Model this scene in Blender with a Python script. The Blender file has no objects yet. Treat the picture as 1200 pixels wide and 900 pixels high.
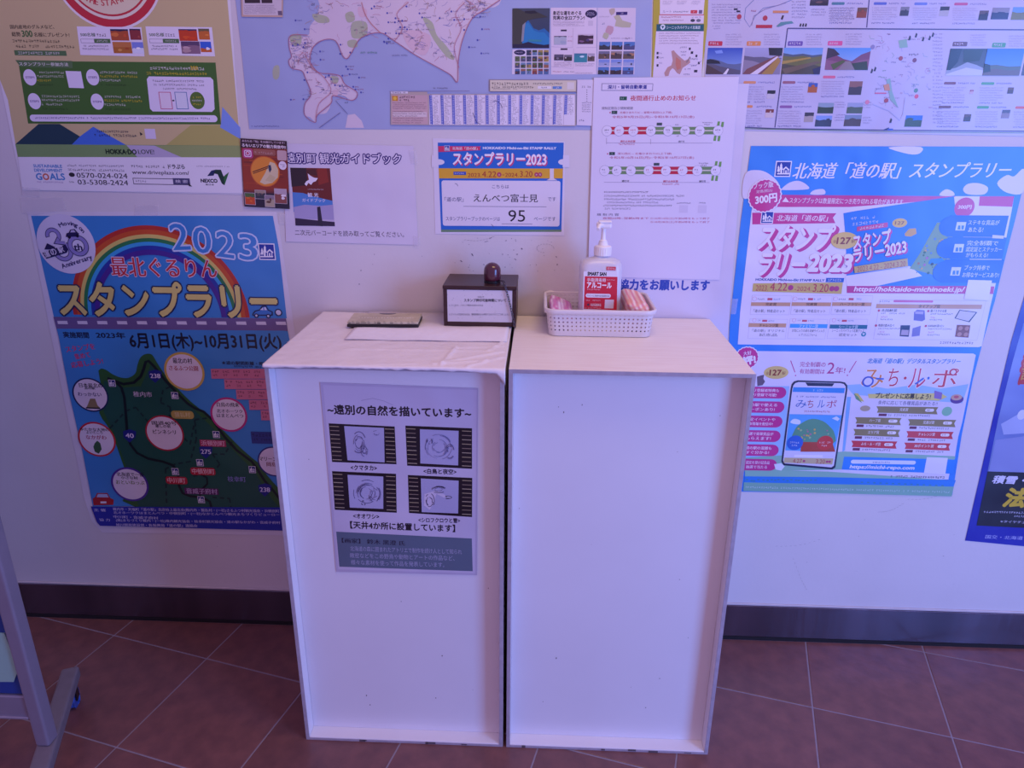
import bpy, bmesh, math, random
from mathutils import Vector, Matrix
random.seed(7)
R = math.radians

# ------------------------------------------------------------------ camera, world, lights, exposure
SC = bpy.context.scene
COL = SC.collection
F, PITCH, YAW, ROLL = 853.646, 0.345842, 0.0366942, 0.00817135
CAM = Vector((0.0793536, -1.6686, 1.32837))
fwd = Vector((-math.sin(YAW) * math.cos(PITCH), math.cos(YAW) * math.cos(PITCH), -math.sin(PITCH)))
rgt0 = Vector((math.cos(YAW), math.sin(YAW), 0))
up0 = rgt0.cross(fwd)
RGT = rgt0 * math.cos(ROLL) + up0 * math.sin(ROLL)
UP = -rgt0 * math.sin(ROLL) + up0 * math.cos(ROLL)
cd = bpy.data.cameras.new('camera')
cam = bpy.data.objects.new('camera', cd)
COL.objects.link(cam)
cam.matrix_world = Matrix.Translation(CAM) @ Matrix((RGT, UP, -fwd)).transposed().to_4x4()
cd.sensor_fit = 'HORIZONTAL'
cd.sensor_width = 36.0
cd.lens = F * 36.0 / 1200.0
cd.clip_start = 0.02
SC.camera = cam

SC.view_settings.view_transform = 'Standard'
SC.view_settings.look = 'None'
SC.view_settings.gamma = 1.0
SC.view_settings.use_curve_mapping = False
SC.view_settings.exposure = 0.0

W = bpy.data.worlds.new('world')
SC.world = W
W.use_nodes = True
W.node_tree.nodes['Background'].inputs[0].default_value = (0.82, 0.53, 1.0, 1)
W.node_tree.nodes['Background'].inputs[1].default_value = 0.555

def area(name, loc, aim, sx, sy, col, power):
    l = bpy.data.lights.new(name, 'AREA')
    l.shape = 'RECTANGLE'; l.size = sx; l.size_y = sy
    l.color = col; l.energy = power
    o = bpy.data.objects.new(name, l)
    COL.objects.link(o)
    o.location = loc
    o.rotation_euler = (Vector(aim) - Vector(loc)).to_track_quat('-Z', 'Y').to_euler()
    return o

# daylight through the glazed entrance to the right behind the camera
area('window_daylight', (2.3, -2.1, 1.05), (0.3, 0.0, 0.6), 0.9, 1.7, (0.15, 0.35, 1.0), 67)
# warm ceiling lamp overhead
area('ceiling_lamp_light', (0.45, -0.75, 2.5), (0.3, -0.35, 0.0), 0.9, 0.4, (1.0, 0.70, 0.28), 9.6)

# ------------------------------------------------------------------ helpers
def at(x, y, Y=None, Z=None):
    """the point of the plane y = Y (or z = Z) seen at pixel x, y of the 1200x900 photograph"""
    d = fwd * F + RGT * (x - 600.0) - UP * (y - 450.0)
    t = (Y - CAM.y) / d.y if Y is not None else (Z - CAM.z) / d.z
    return CAM + d * t

def lin(c):
    if isinstance(c, str):
        c = c.lstrip('#')
        c = [int(c[i:i + 2], 16) / 255.0 for i in (0, 2, 4)]
    return tuple(v / 12.92 if v <= 0.04045 else ((v + 0.055) / 1.055) ** 2.4 for v in c[:3])

def mat(name, col, rough=0.5, metal=0.0, noise=0.0, nscale=30.0, bump=0.0, bscale=60.0, coat=0.0,
        alpha=1.0, col2=None, trans=0.0, per_object=0.0, stretch=None, spec=None):
    m = bpy.data.materials.new(name)
    m.use_nodes = True
    nt = m.node_tree
    b = nt.nodes['Principled BSDF']
    c = lin(col)
    b.inputs['Base Color'].default_value = (*c, 1)
    b.inputs['Roughness'].default_value = rough
    b.inputs['Metallic'].default_value = metal
    b.inputs['Coat Weight'].default_value = coat
    b.inputs['Alpha'].default_value = alpha
    b.inputs['Transmission Weight'].default_value = trans
    if spec is not None:
        b.inputs['Specular IOR Level'].default_value = spec
    tc = nt.nodes.new('ShaderNodeTexCoord')
    vec = tc.outputs['Object']
    if stretch:
        mp = nt.nodes.new('ShaderNodeMapping')
        mp.inputs['Scale'].default_value = stretch
        nt.links.new(vec, mp.inputs['Vector'])
        vec = mp.outputs['Vector']
    out = None
    if noise or col2:
        n = nt.nodes.new('ShaderNodeTexNoise')
        n.inputs['Scale'].default_value = nscale
        n.inputs['Detail'].default_value = 6
        nt.links.new(vec, n.inputs['Vector'])
        cr = nt.nodes.new('ShaderNodeValToRGB')
        c2 = lin(col2) if col2 else tuple(v * (1 - noise) for v in c)
        cr.color_ramp.elements[0].position = 0.35
        cr.color_ramp.elements[1].position = 0.65
        cr.color_ramp.elements[0].color = (*c2, 1)
        cr.color_ramp.elements[1].color = (*c, 1)
        nt.links.new(n.outputs['Fac'], cr.inputs['Fac'])
        out = cr.outputs['Color']
        nt.links.new(out, b.inputs['Base Color'])
    if per_object:
        oi = nt.nodes.new('ShaderNodeObjectInfo')
        mr = nt.nodes.new('ShaderNodeMapRange')
        mr.inputs['To Min'].default_value = 1 - per_object
        mr.inputs['To Max'].default_value = 1 + per_object
        nt.links.new(oi.outputs['Random'], mr.inputs['Value'])
        hs = nt.nodes.new('ShaderNodeHueSaturation')
        nt.links.new(mr.outputs['Result'], hs.inputs['Value'])
        if out: nt.links.new(out, hs.inputs['Color'])
        else: hs.inputs['Color'].default_value = (*c, 1)
        nt.links.new(hs.outputs['Color'], b.inputs['Base Color'])
    if bump:
        n2 = nt.nodes.new('ShaderNodeTexNoise')
        n2.inputs['Scale'].default_value = bscale
        n2.inputs['Detail'].default_value = 4
        nt.links.new(vec, n2.inputs['Vector'])
        bp = nt.nodes.new('ShaderNodeBump')
        bp.inputs['Strength'].default_value = bump
        bp.inputs['Distance'].default_value = 0.01
        nt.links.new(n2.outputs['Fac'], bp.inputs['Height'])
        nt.links.new(bp.outputs['Normal'], b.inputs['Normal'])
    return m

def ink_material(name, rough, coat, wave):
    m = bpy.data.materials.new(name)
    m.use_nodes = True
    nt = m.node_tree
    b = nt.nodes['Principled BSDF']
    a = nt.nodes.new('ShaderNodeAttribute')
    a.attribute_name = 'ink'
    nt.links.new(a.outputs['Color'], b.inputs['Base Color'])
    b.inputs['Roughness'].default_value = rough
    b.inputs['Coat Weight'].default_value = coat
    b.inputs['Coat Roughness'].default_value = 0.18
    g = nt.nodes.new('ShaderNodeNewGeometry')
    n = nt.nodes.new('ShaderNodeTexNoise')
    n.inputs['Scale'].default_value = 5.0
    nt.links.new(g.outputs['Position'], n.inputs['Vector'])
    bp = nt.nodes.new('ShaderNodeBump')
    bp.inputs['Strength'].default_value = wave
    bp.inputs['Distance'].default_value = 0.03
    nt.links.new(n.outputs['Fac'], bp.inputs['Height'])
    nt.links.new(bp.outputs['Normal'], b.inputs['Normal'])
    return m

INK = ink_material('printed_paper', 0.55, 0.0, 0.15)
INK_GLOSS = ink_material('laminated_print', 0.42, 0.35, 0.5)
TAPE = mat('clear_tape', '#e8e4ee', rough=0.12, alpha=0.30, bump=0.4, bscale=40)

def tag(o, label=None, cat=None, group=None, kind=None):
    for k, v in (('label', label), ('category', cat), ('group', group), ('kind', kind)):
        if v: o[k] = v
    return o

def empty(name, loc=(0, 0, 0), rot=(0, 0, 0)):
    o = bpy.data.objects.new(name, None)
    o.empty_display_size = 0.05
    o.location = loc; o.rotation_euler = rot
    COL.objects.link(o)
    return o

def link(name, me, m=None, parent=None, smooth=False, kind=None):
    if m and not me.materials: me.materials.append(m)
    if smooth:
        for p in me.polygons: p.use_smooth = True
    o = bpy.data.objects.new(name, me)
    COL.objects.link(o)
    if parent:
        o.parent = parent
    if kind: o['kind'] = kind
    return o

def bm_obj(name, bm, m, parent=None, smooth=False, kind=None):
    me = bpy.data.meshes.new(name)
    bmesh.ops.recalc_face_normals(bm, faces=bm.faces)
    bm.to_mesh(me); bm.free()
    return link(name, me, m, parent, smooth, kind)

def add_box(bm, lo, hi, bevel=0.0, seg=2, M=None):
    vs = bmesh.ops.create_cube(bm, size=1.0)['verts']
    c = [(a + b) / 2 for a, b in zip(lo, hi)]
    s = [max(1e-6, b - a) for a, b in zip(lo, hi)]
    for v in vs:
        v.co = Vector((v.co.x * s[0] + c[0], v.co.y * s[1] + c[1], v.co.z * s[2] + c[2]))
    if bevel:
        es = list({e for v in vs for e in v.link_edges})
        r = bmesh.ops.bevel(bm, geom=es, offset=bevel, segments=seg, affect='EDGES', profile=0.5)
        vs = list({v for f in r['faces'] for v in f.verts} | {v for v in vs if v.is_valid})
    if M:
        for v in vs: v.co = M @ v.co
    return vs

def box(name, lo, hi, m, parent=None, bevel=0.0, seg=2, kind=None):
    bm = bmesh.new()
    add_box(bm, lo, hi, bevel, seg)
    return bm_obj(name, bm, m, parent, kind=kind)

def lathe(prof, n=32, cx=0, cy=0, squash=1.0):
    """prof: list of (radius, z)"""
    bm = bmesh.new()
    rings = []
    for r, z in prof:
        if r < 1e-6:
            rings.append([bm.verts.new((cx, cy, z))])
        else:
            rings.append([bm.verts.new((cx + r * math.cos(2 * math.pi * k / n), cy + squash * r * math.sin(2 * math.pi * k / n), z)) for k in range(n)])
    for a, b in zip(rings, rings[1:]):
        for k in range(n):
            k2 = (k + 1) % n
            if len(a) == 1 and len(b) == 1: continue
            if len(a) == 1: bm.faces.new((a[0], b[k2], b[k]))
            elif len(b) == 1: bm.faces.new((a[k], a[k2], b[0]))
            else: bm.faces.new((a[k], a[k2], b[k2], b[k]))
    return bm

def tube(bm, pts, r, n=10, caps=True):
    pts = [Vector(p) for p in pts]
    rr = r if isinstance(r, (list, tuple)) else [r] * len(pts)
    rings = []
    ref = None
    for i, p in enumerate(pts):
        t = (pts[min(i + 1, len(pts) - 1)] - pts[max(i - 1, 0)]).normalized()
        if ref is None:
            ref = Vector((0, 0, 1)) if abs(t.z) < 0.9 else Vector((1, 0, 0))
        u = (ref - t * ref.dot(t)).normalized()
        v = t.cross(u); ref = u
        rings.append([bm.verts.new(p + (u * math.cos(2 * math.pi * k / n) + v * math.sin(2 * math.pi * k / n)) * rr[i]) for k in range(n)])
    for a, b in zip(rings, rings[1:]):
        for k in range(n):
            bm.faces.new((a[k], a[(k + 1) % n], b[(k + 1) % n], b[k]))
    if caps:
        bm.faces.new(rings[0]); bm.faces.new(rings[-1])

# ------------------------------------------------------------------ the setting
WALLM = mat('painted_wall', '#d9d2d6', rough=0.6, noise=0.05, nscale=4.0, bump=0.035, bscale=90)
TRIMM = mat('pale_caulk', '#c9c0c6', rough=0.6, noise=0.1)
STEEL = mat('brushed_steel', '#837a8e', rough=0.27, metal=0.9, noise=0.35, nscale=9, stretch=(1, 1, .1), bump=0.05)  # upright streaks in the colour stand in for reflections on the steel
DARKGAP = mat('shadow_gap_black', '#15121a', rough=0.7)
wall = box('wall_back', (-2.4, 0.0, 0.0), (2.8, 0.12, 2.3), WALLM); tag(wall, kind='structure')

HB = 0.1085
bb = box('baseboard_back', (-2.4, -0.006, 0.010), (2.8, -0.0002, HB), STEEL, bevel=0.001, seg=1); tag(bb, kind='structure')
g = box('shadow_gap_strip', (-2.4, -0.0074, 0.0002), (2.8, -0.0002, 0.0098), DARKGAP, bb)  # solid black strip painted in for the shade of the gap at the floor
tr = box('trim_1', (-2.4, -0.0045, HB + 0.0002), (2.8, -0.0002, HB + 0.0065), TRIMM, bevel=0.0015, seg=1); tag(tr, kind='structure')

GROUT = mat('cement_grout', '#958b9a', rough=0.85, noise=0.10, nscale=60)
TILE = mat('terracotta_floor_tile', '#7c5250', rough=0.34, col2='#6b4748', nscale=22, bump=0.10, bscale=35, per_object=0.07)
floor = box('floor', (-2.4, -3.2, -0.06), (2.8, 0.0, -0.0013), GROUT); tag(floor, kind='structure')
GX, GY, TH, TS = -1.06165, -0.0732429, -0.260059, 0.301142
e1 = Vector((math.cos(TH), math.sin(TH))); e2 = Vector((-math.sin(TH), math.cos(TH)))
J = 0.0019
def tile_mesh(poly):
    """a slab with chamfered rim over a convex outline"""
    c = sum(poly, Vector((0, 0))) / len(poly)
    bm = bmesh.new()
    ins = [p + (c - p).normalized() * 0.0022 for p in poly]
    lo = [bm.verts.new((p.x, p.y, -0.0012)) for p in poly]
    mi = [bm.verts.new((p.x, p.y, -0.0006)) for p in poly]
    hi = [bm.verts.new((p.x, p.y, 0.0)) for p in ins]
    n = len(poly)
    for a, b in ((lo, mi), (mi, hi)):
        for k in range(n): bm.faces.new((a[k], a[(k + 1) % n], b[(k + 1) % n], b[k]))
    bm.faces.new(hi)
    me = bpy.data.meshes.new('floor_tile')
    bmesh.ops.recalc_face_normals(bm, faces=bm.faces)
    bm.to_mesh(me); bm.free(); me.materials.append(TILE)
    return me
h = TS / 2 - J
full = tile_mesh([e1 * a * h + e2 * b * h for a, b in ((-1, -1), (1, -1), (1, 1), (-1, 1))])
for i in range(-12, 18):
    for j in range(-16, 10):
        c = Vector((GX, GY)) + e1 * (i + .5) * TS + e2 * (j + .5) * TS
        if not (-2.0 < c.x < 2.55 and -2.9 < c.y < 0.2): continue
        poly = [c + e1 * a * h + e2 * b * h for a, b in ((-1, -1), (1, -1), (1, 1), (-1, 1))]
        ymax = -0.0076
        if max(p.y for p in poly) <= ymax:
            o = link('floor_tile', full, None, floor); o.location = (c.x, c.y, 0)
        elif min(p.y for p in poly) < ymax - 0.01:
            out = []
            for k in range(4):
                p, q = poly[k], poly[(k + 1) % 4]
                if p.y <= ymax: out.append(p)
                if (p.y <= ymax) != (q.y <= ymax):
                    out.append(p + (q - p) * ((ymax - p.y) / (q.y - p.y)))
            o = link('floor_tile', tile_mesh([p - c for p in out]), None, floor); o.location = (c.x, c.y, 0)

# ------------------------------------------------------------------ two white display boxes
H = 0.90
YF, YB = -0.4008, -0.0075
CAB = mat('white_melamine', '#e6e2e8', rough=0.35, noise=0.03, nscale=5, bump=0.02, bscale=30)
EDGE = mat('edge_banding', '#b0a6b4', rough=0.45, noise=0.15, nscale=60)
WOODTOP = mat('pale_woodgrain_vinyl', '#f2ebe8', rough=0.38, col2='#ece2de', nscale=5, stretch=(2.0, 22, 2), bump=0.03)
def display_box(x0, x1, label, topmat, wear):
    t = empty('display_box', ((x0 + x1) / 2, (YF + YB) / 2, 0))
    tag(t, label, 'cabinet')
    ox, oy = t.location.x, t.location.y
    T_ = 0.008
    def b(name, lo, hi, m, bev=0.0008):
        return box(name, (lo[0] - ox, lo[1] - oy, lo[2]), (hi[0] - ox, hi[1] - oy, hi[2]), m, t, bevel=bev, seg=1)
    b('side_panel', (x0, YF + 0.001, 0.0), (x0 + T_, YB, H - T_), CAB)
    b('side_panel', (x1 - T_, YF + 0.001, 0.0), (x1, YB, H - T_), CAB)
    b('bottom_panel', (x0 + T_, YF + 0.001, 0.0), (x1 - T_, YB, T_), CAB)
    b('top_panel', (x0, YF + 0.001, H - T_), (x1, YB, H), topmat)
    b('front_panel', (x0 + T_, YF + 0.032, T_), (x1 - T_, YF + 0.040, H - T_), CAB)
    # edge banding along the front of the four panels
    b('edge_strip', (x0, YF, 0), (x0 + T_, YF + 0.001, H), EDGE, 0.0003)
    b('edge_strip', (x1 - T_, YF, 0), (x1, YF + 0.001, H), EDGE, 0.0003)
    b('edge_strip', (x0 + T_, YF, 0), (x1 - T_, YF + 0.001, 0.006), EDGE, 0.0003)
    b('edge_strip', (x0 + T_, YF, H - T_), (x1 - T_, YF + 0.001, H), EDGE, 0.0003)
    # worn chips along the lower edge and specks on the panel
    bm = bmesh.new()
    rr = random.Random(wear)
    for k in range(5):
        cx = rr.uniform(x0 + .03, x1 - .03) - ox; w = rr.uniform(.004, .022)
        add_box(bm, (cx, YF - oy - 0.0006, rr.uniform(0.0, .003)), (cx + w, YF - oy + 0.0002, rr.uniform(.004, .007)))
    for k in range(14):
        cx = rr.uniform(x0 + .02, x1 - .02) - ox; cz = rr.uniform(.05, .85); w = rr.uniform(.0008, .002)
        add_box(bm, (cx, YF + .032 - oy - .0003, cz), (cx + w, YF + .032 - oy + .0002, cz + w * rr.uniform(.8, 2)))
    bm_obj('worn_spots', bm, mat('worn_dirt', '#5c4f58', rough=.8), t, kind='stuff')
    return t
XL0, XL1, XR0, XR1 = -0.4296, 0.0185, 0.0265, 0.4772
left_box = display_box(XL0, XL1, 'white open-fronted box cabinet topped with wrinkled paper, artist notice on its front', CAB, 3)
right_box = display_box(XR0, XR1, 'white open-fronted box cabinet with pale wood-grain top under the white basket', WOODTOP, 5)

# wrinkled paper over the first box
PAPER_COVER = mat('crumpled_white_paper', '#ece5e9', rough=0.5, noise=0.04, nscale=9, bump=0.4, bscale=22)
def cover():
    bm = bmesh.new()
    nx, ny = 150, 100
    x0, x1 = XL0 - 0.001, XL1 + 0.002
    rr = random.Random(2)
    from mathutils import noise as N
    rows = []
    def hz(x, y):
        v = 0.0012 + 0.0010 * abs(N.noise(Vector((x * 9, y * 26, 0.3)))) + 0.0006 * N.noise(Vector((x * 30, y * 50, 2)))
        # diagonal creases near the front corner beside the gap
        for (ax, ay, bx, by, s) in ((-.10, -.39, -.085, -.28, .003), (-.09, -.37, .01, -.30, .0032), (-.05, -.395, .012, -.335, .0025), (-.115,-.385,-.02,-.36,.003), (-.25,-.399,-.15,-.385,.0012), (-.02,-.30,.012,-.22,.002), (-.085,-.28,.01,-.262,.002), (-.30, -.30, .0, -.295, .0014), (-.2,-.14,.01,-.15,.0018),(-.14,-.19,.01,-.2,.0014)):
            d = Vector((bx - ax, by - ay)); L = d.length; p = Vector((x - ax, y - ay))
            t = max(0, min(1, p.dot(d) / L / L)); dist = (p - d * t).length
            v += s * 1.1 * math.exp(-(dist / 0.0042) ** 2)
        return v
    for j in range(ny + 1):
        y = YB - 0.001 + (YF - 0.0025 - YB + 0.001) * j / ny
        rows.append([bm.verts.new((x0 + (x1 - x0) * i / nx, y, H + hz(x0 + (x1 - x0) * i / nx, y))) for i in range(nx + 1)])
    # the overhang folded down in front, ragged
    for k in range(1, 4):
        rw = []
        for i in range(nx + 1):
            x = x0 + (x1 - x0) * i / nx
            drop = 0.0045 + 0.004 * abs(N.noise(Vector((x * 18, 0, 5)))) + 0.002 * N.noise(Vector((x * 70, 1, 5)))
            if i > nx * .80: drop += 0.006 * (i / nx - .80) / .20
            if i > nx * .965: drop += 0.020 * ((i / nx - .965) / .035)
            rw.append(bm.verts.new((x, YF - 0.0028 - 0.0012 * math.sin(k) - 0.0015 * abs(N.noise(Vector((x * 25, k, 1)))), H + 0.001 - drop * k / 3)))
        rows.append(rw)
    for a, b in zip(rows, rows[1:]):
        for i in range(nx): bm.faces.new((a[i], a[i + 1], b[i + 1], b[i]))
    o = bm_obj('paper_cover', bm, PAPER_COVER, None, smooth=True)
    md = o.modifiers.new('s', 'SOLIDIFY'); md.thickness = 0.0003; md.offset = 1
    tag(o, 'wrinkled white paper cover folded over the cabinet edge under the stamp pad', 'paper cover')
    a, b2 = at(403, 398, Z=H + .003), at(594, 401, Z=H + .003)
    bm = bmesh.new()
    n = 40; rws = []
    for j in range(2):
        rws.append([])
        for i in range(n + 1):
            x = a.x + (b2.x - a.x) * i / n; y = (a.y + (b2.y - a.y) * i / n) if j == 0 else YB - .003
            rws[-1].append(bm.verts.new((x, y, H + 0.0046 + 0.0006 * math.sin(i * .4))))
    for i in range(n): bm.faces.new((rws[0][i], rws[0][i + 1], rws[1][i + 1], rws[1][i]))
    p = bm_obj('paper_layer', bm, PAPER_COVER, o, smooth=True)
    md = p.modifiers.new('s', 'SOLIDIFY'); md.thickness = 0.0008; md.offset = -1
    return o
cover()
TOPL = H + 0.0050
# ------------------------------------------------------------------ printed sheets
_tc = bpy.data.curves.new('tmp_text', 'FONT')
_to = bpy.data.objects.new('tmp_text', _tc)
COL.objects.link(_to)
_gc = {}
def glyphs(s, bold=0.0):
    k = s
    if k not in _gc:
        _tc.body = s
        _tc.resolution_u = 3 if len(s) < 12 else 2
        dg = bpy.context.evaluated_depsgraph_get()
        dg.update()
        ev = _to.evaluated_get(dg)
        me = ev.to_mesh()
        vs = [(v.co.x, v.co.y) for v in me.vertices]
        fs = [tuple(p.vertices) for p in me.polygons]
        ev.to_mesh_clear()
        bb = (min(v[0] for v in vs), min(v[1] for v in vs), max(v[0] for v in vs), max(v[1] for v in vs)) if vs else None
        _gc[k] = (vs, fs, bb)
    return _gc[k]

def smooth(pts, closed, n):
    m = len(pts); out = []
    g = (lambda i: pts[i % m]) if closed else (lambda i: pts[max(0, min(m - 1, i))])
    for i in range(m if closed else m - 1):
        a, b, c, d = g(i - 1), g(i), g(i + 1), g(i + 2)
        for k in range(n):
            t = k / n
            out.append(tuple(.5 * (2 * b[q] + (c[q] - a[q]) * t + (2 * a[q] - 5 * b[q] + 4 * c[q] - d[q]) * t * t + (3 * b[q] - a[q] - 3 * c[q] + d[q]) * t ** 3) for q in (0, 1)))
    if not closed: out.append(pts[-1])
    return out

class Poster:
    STEP = 0.00012
    def __init__(s, name, label, cat, outline, color, plane=0.0, base=0.0008, axis=None, parent=None, gloss=False,
                 ink='lettering', thick=0.0003, film=None, group=None, outline_local=None, seed=1):
        s.name, s.label, s.cat, s.plane, s.base, s.parent, s.gloss = name, label, cat, plane, base, parent, gloss
        s.Y = plane - base
        s.o, s.s = (0, 0), 1.0
        s.e = (Vector((1, 0)), Vector((0, 1)))
        s.thick, s.film, s.group, s.ol = thick, film, group, outline_local
        if axis:
            a, b = s.w(*axis[0]), s.w(*axis[1])
            u = (b - a).normalized(); s.e = (u, Vector((-u.y, u.x)))
        s.outline = [s.w(*p) for p in outline]
        s.color = color
        s.items = []
        s.rr = random.Random(seed)
        s.tapes = []
    def w(s, x, y):
        p = at(x, y, Y=s.Y); return Vector((p.x, p.z))
    def z(s, ox, oy, sc): s.o, s.s = (ox, oy), sc
    def X(s, x, y): return s.w(s.o[0] + x / s.s, s.o[1] + y / s.s)
    def span(s, xl, xr, y, h, y2=None):
        A = s.X(xl, y); B = s.X(xr, y if y2 is None else y2)
        if y2 is None: B = A + s.e[0] * (B - A).dot(s.e[0])
        xm, ym = (xl + xr) / 2, (y + (y if y2 is None else y2)) / 2
        t, b = s.X(xm, ym - h / 2), s.X(xm, ym + h / 2)
        hv = abs((t - b).dot(s.e[1]))
        u = (B - A)
        v = Vector((-u.y, u.x)).normalized() * hv
        return A, u, v
    def add(s, vs, fs, col, text=False, cols=None, dz=None):
        c = lin(col) if cols is None else None
        x0 = min(v[0] for v in vs); x1 = max(v[0] for v in vs); y0 = min(v[1] for v in vs); y1 = max(v[1] for v in vs)
        lv = 0
        for it in s.items:
            b = it[3]
            if b[0] < x1 and b[2] > x0 and b[1] < y1 and b[3] > y0 and it[4] > lv: lv = it[4]
        s.items.append((vs, fs, cols or [c] * len(vs), (x0, y0, x1, y1), lv + 1, text, dz))
    def Q(s, pts, col, cols=None, sm=0):
        if sm: pts = smooth(pts, True, sm)
        vs = [s.X(*p) for p in pts]
        s.add(vs, [tuple(range(len(vs)))], col, cols=[lin(c) for c in cols] if cols else None)
    def Bx(s, xl, xr, y, h, col, y2=None, rnd=0, cols=None):
        A, u, v = s.span(xl, xr, y, h, y2)
        if not rnd:
            vs = [A - v / 2, A + u - v / 2, A + u + v / 2, A + v / 2]
            s.add(vs, [(0, 1, 2, 3)], col, cols=[lin(c) for c in cols] if cols else None); return
        r = rnd * min(u.length, v.length); uu, vv = u.normalized(), v.normalized()
        vs = []
        for cx_, cy_, a0 in ((u.length - r, -v.length / 2 + r, -90), (u.length - r, v.length / 2 - r, 0), (r, v.length / 2 - r, 90), (r, -v.length / 2 + r, 180)):
            for k in range(6):
                a = R(a0 + 18 * k); vs.append(A + uu * (cx_ + r * math.cos(a)) + vv * (cy_ + r * math.sin(a)))
        s.add(vs, [tuple(range(len(vs)))], col)
    def Fr(s, xl, xr, y, h, w, col, fill=None, y2=None):
        s.Bx(xl, xr, y, h, col, y2)
        s.Bx(xl + w, xr - w, y, h - 2 * w, fill or s.color, y2)
    def C(s, x, y, r, col, n=28, ry=1.0, rag=0, rot=0):
        c = s.X(x, y); rad = (s.X(x + r, y) - s.X(x - r, y)).length / 2
        vs = [c + Vector((math.cos(2 * math.pi * k / n + rot), ry * math.sin(2 * math.pi * k / n + rot))) * rad * (1 + rag * (k % 2)) for k in range(n)]
        s.add(vs, [tuple(range(n))], col)
    def Ring(s, x, y, r, w, col, fill, **k):
        s.C(x, y, r, col, **k); s.C(x, y, r - w, fill, **k)
    def Arc(s, x, y, r0, r1, a0, a1, col, n=40):
        c = s.X(x, y); q = (s.X(x + 10, y) - s.X(x - 10, y)).length / 20
        vs = []
        for k in range(n + 1):
            a = R(a0 + (a1 - a0) * k / n); d = Vector((math.cos(a), math.sin(a))) * q
            vs += [c + d * r0, c + d * r1]
        s.add(vs, [(2 * k, 2 * k + 1, 2 * k + 3, 2 * k + 2) for k in range(n)], col)
    def Ln(s, pts, w, col, closed=False, sm=0):
        if sm: pts = smooth(pts, closed, sm)
        P = [s.X(*p) for p in pts]; hw = (s.X(pts[0][0] + w, pts[0][1]) - s.X(*pts[0])).length / 2
        n = len(P); vs = []
        for k in range(n):
            a = P[k - 1] if (k or closed) else P[0]; b = P[(k + 1) % n] if (k < n - 1 or closed) else P[-1]
            t = (b - a).normalized() if (b - a).length > 1e-9 else Vector((1, 0)); m_ = Vector((-t.y, t.x)) * hw
            vs += [P[k] - m_, P[k] + m_]
        m = n if closed else n - 1
        s.add(vs, [(2 * k, 2 * ((k + 1) % n), 2 * ((k + 1) % n) + 1, 2 * k + 1) for k in range(m)], col)
    def Dash(s, pts, w, col, on=8, off=6):
        for a, b in zip(pts, pts[1:]):
            L_ = math.dist(a, b); t = 0
            while t < L_:
                q = min(L_, t + on); f = lambda u: (a[0] + (b[0] - a[0]) * u / L_, a[1] + (b[1] - a[1]) * u / L_)
                s.Ln([f(t), f(q)], w, col); t += on + off
    def place(s, st, A, u, v, col, bold=0, ital=0, bb=None, dx=Vector((0, 0))):
        vs, fs, b0 = glyphs(st, bold)
        if not vs: return
        b = bb or b0
        fx, fy = 1 / max(1e-6, b[2] - b[0]), 1 / max(1e-6, b[3] - b[1])
        bold = min(bold, .12)
        if bold < .008: ofs = [(0, 0)]
        elif bold < .025: ofs = [(-bold, 0), (bold, 0)]
        elif bold < .04: ofs = [(-bold, 0), (bold, 0), (0, bold), (0, -bold)]
        else: ofs = [(bold * math.cos(math.pi * q / 5), bold * math.sin(math.pi * q / 5)) for q in range(10)] + [(0, 0)]
        out, ff, n = [], [], len(vs)
        for k, (ox, oy) in enumerate(ofs):
            out += [A + dx + u * ((x + ox - b[0]) * fx + ital * ((y - b[1]) * fy - .5)) + v * ((y + oy - b[1]) * fy - .5) for x, y in vs]
            ff += [tuple(i + k * n for i in f) for f in fs]
        s.add(out, ff, col, True, dz=[.000009 * (i // n) for i in range(len(out))])
    def T(s, st, xl, xr, y, h, col, y2=None, bold=0, stroke=None, shadow=None, ital=0):
        A, u, v = s.span(xl, xr, y, h, y2)
        bb = glyphs(st, bold)[2]
        it = ital * v.length / max(1e-6, u.length)
        if shadow:
            sx, sy, sc, n = shadow
            o0 = s.X(xl, y); d = s.X(xl + sx, y + sy) - o0
            for k in range(n, 0, -1): s.place(st, A, u, v, sc, bold + (stroke[0] if stroke else 0), it, bb, d * k / n)
        if stroke: s.place(st, A, u, v, stroke[1], bold + stroke[0], it, bb)
        s.place(st, A, u, v, col, bold, it, bb)
    def Ch(s, ch, x, y, w_, h, ang, col, bold=0, stroke=None):
        c = s.X(x, y); q = (s.X(x + 10, y) - s.X(x - 10, y)).length / 20
        u = Vector((math.cos(ang), math.sin(ang))) * w_ * q; v = Vector((-math.sin(ang), math.cos(ang))) * h * q
        bb = glyphs(ch, bold)[2]
        if bb is None: return
        if stroke: s.place(ch, c - u / 2, u, v, stroke[1], bold + stroke[0], 0, bb)
        s.place(ch, c - u / 2, u, v, col, bold, 0, bb)
    def ref(s, st):
        r = glyphs('H')[2]; ws, tot = [], 0
        for ch in st:
            bb = glyphs(ch)[2] if ch != ' ' else None
            w_ = (bb[2] - bb[0] if bb else .22) + .09
            ws.append((tot + w_ / 2, w_ - .09)); tot += w_
        return r, ws, tot
    def put(s, ch, x, y, h, ang, r, wd, col, bold, sx=1.0):
        c = s.X(x, y); q = (s.X(x + 10, y) - s.X(x - 10, y)).length / 20
        k = h * q / (r[3] - r[1])
        u = Vector((math.cos(ang), math.sin(ang))) * wd * k * sx; v = Vector((-math.sin(ang), math.cos(ang))) * h * q
        b = glyphs(ch)[2]
        s.place(ch, c - u / 2, u, v, col, bold, 0, (b[0], r[1], b[2], r[3]))
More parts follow.
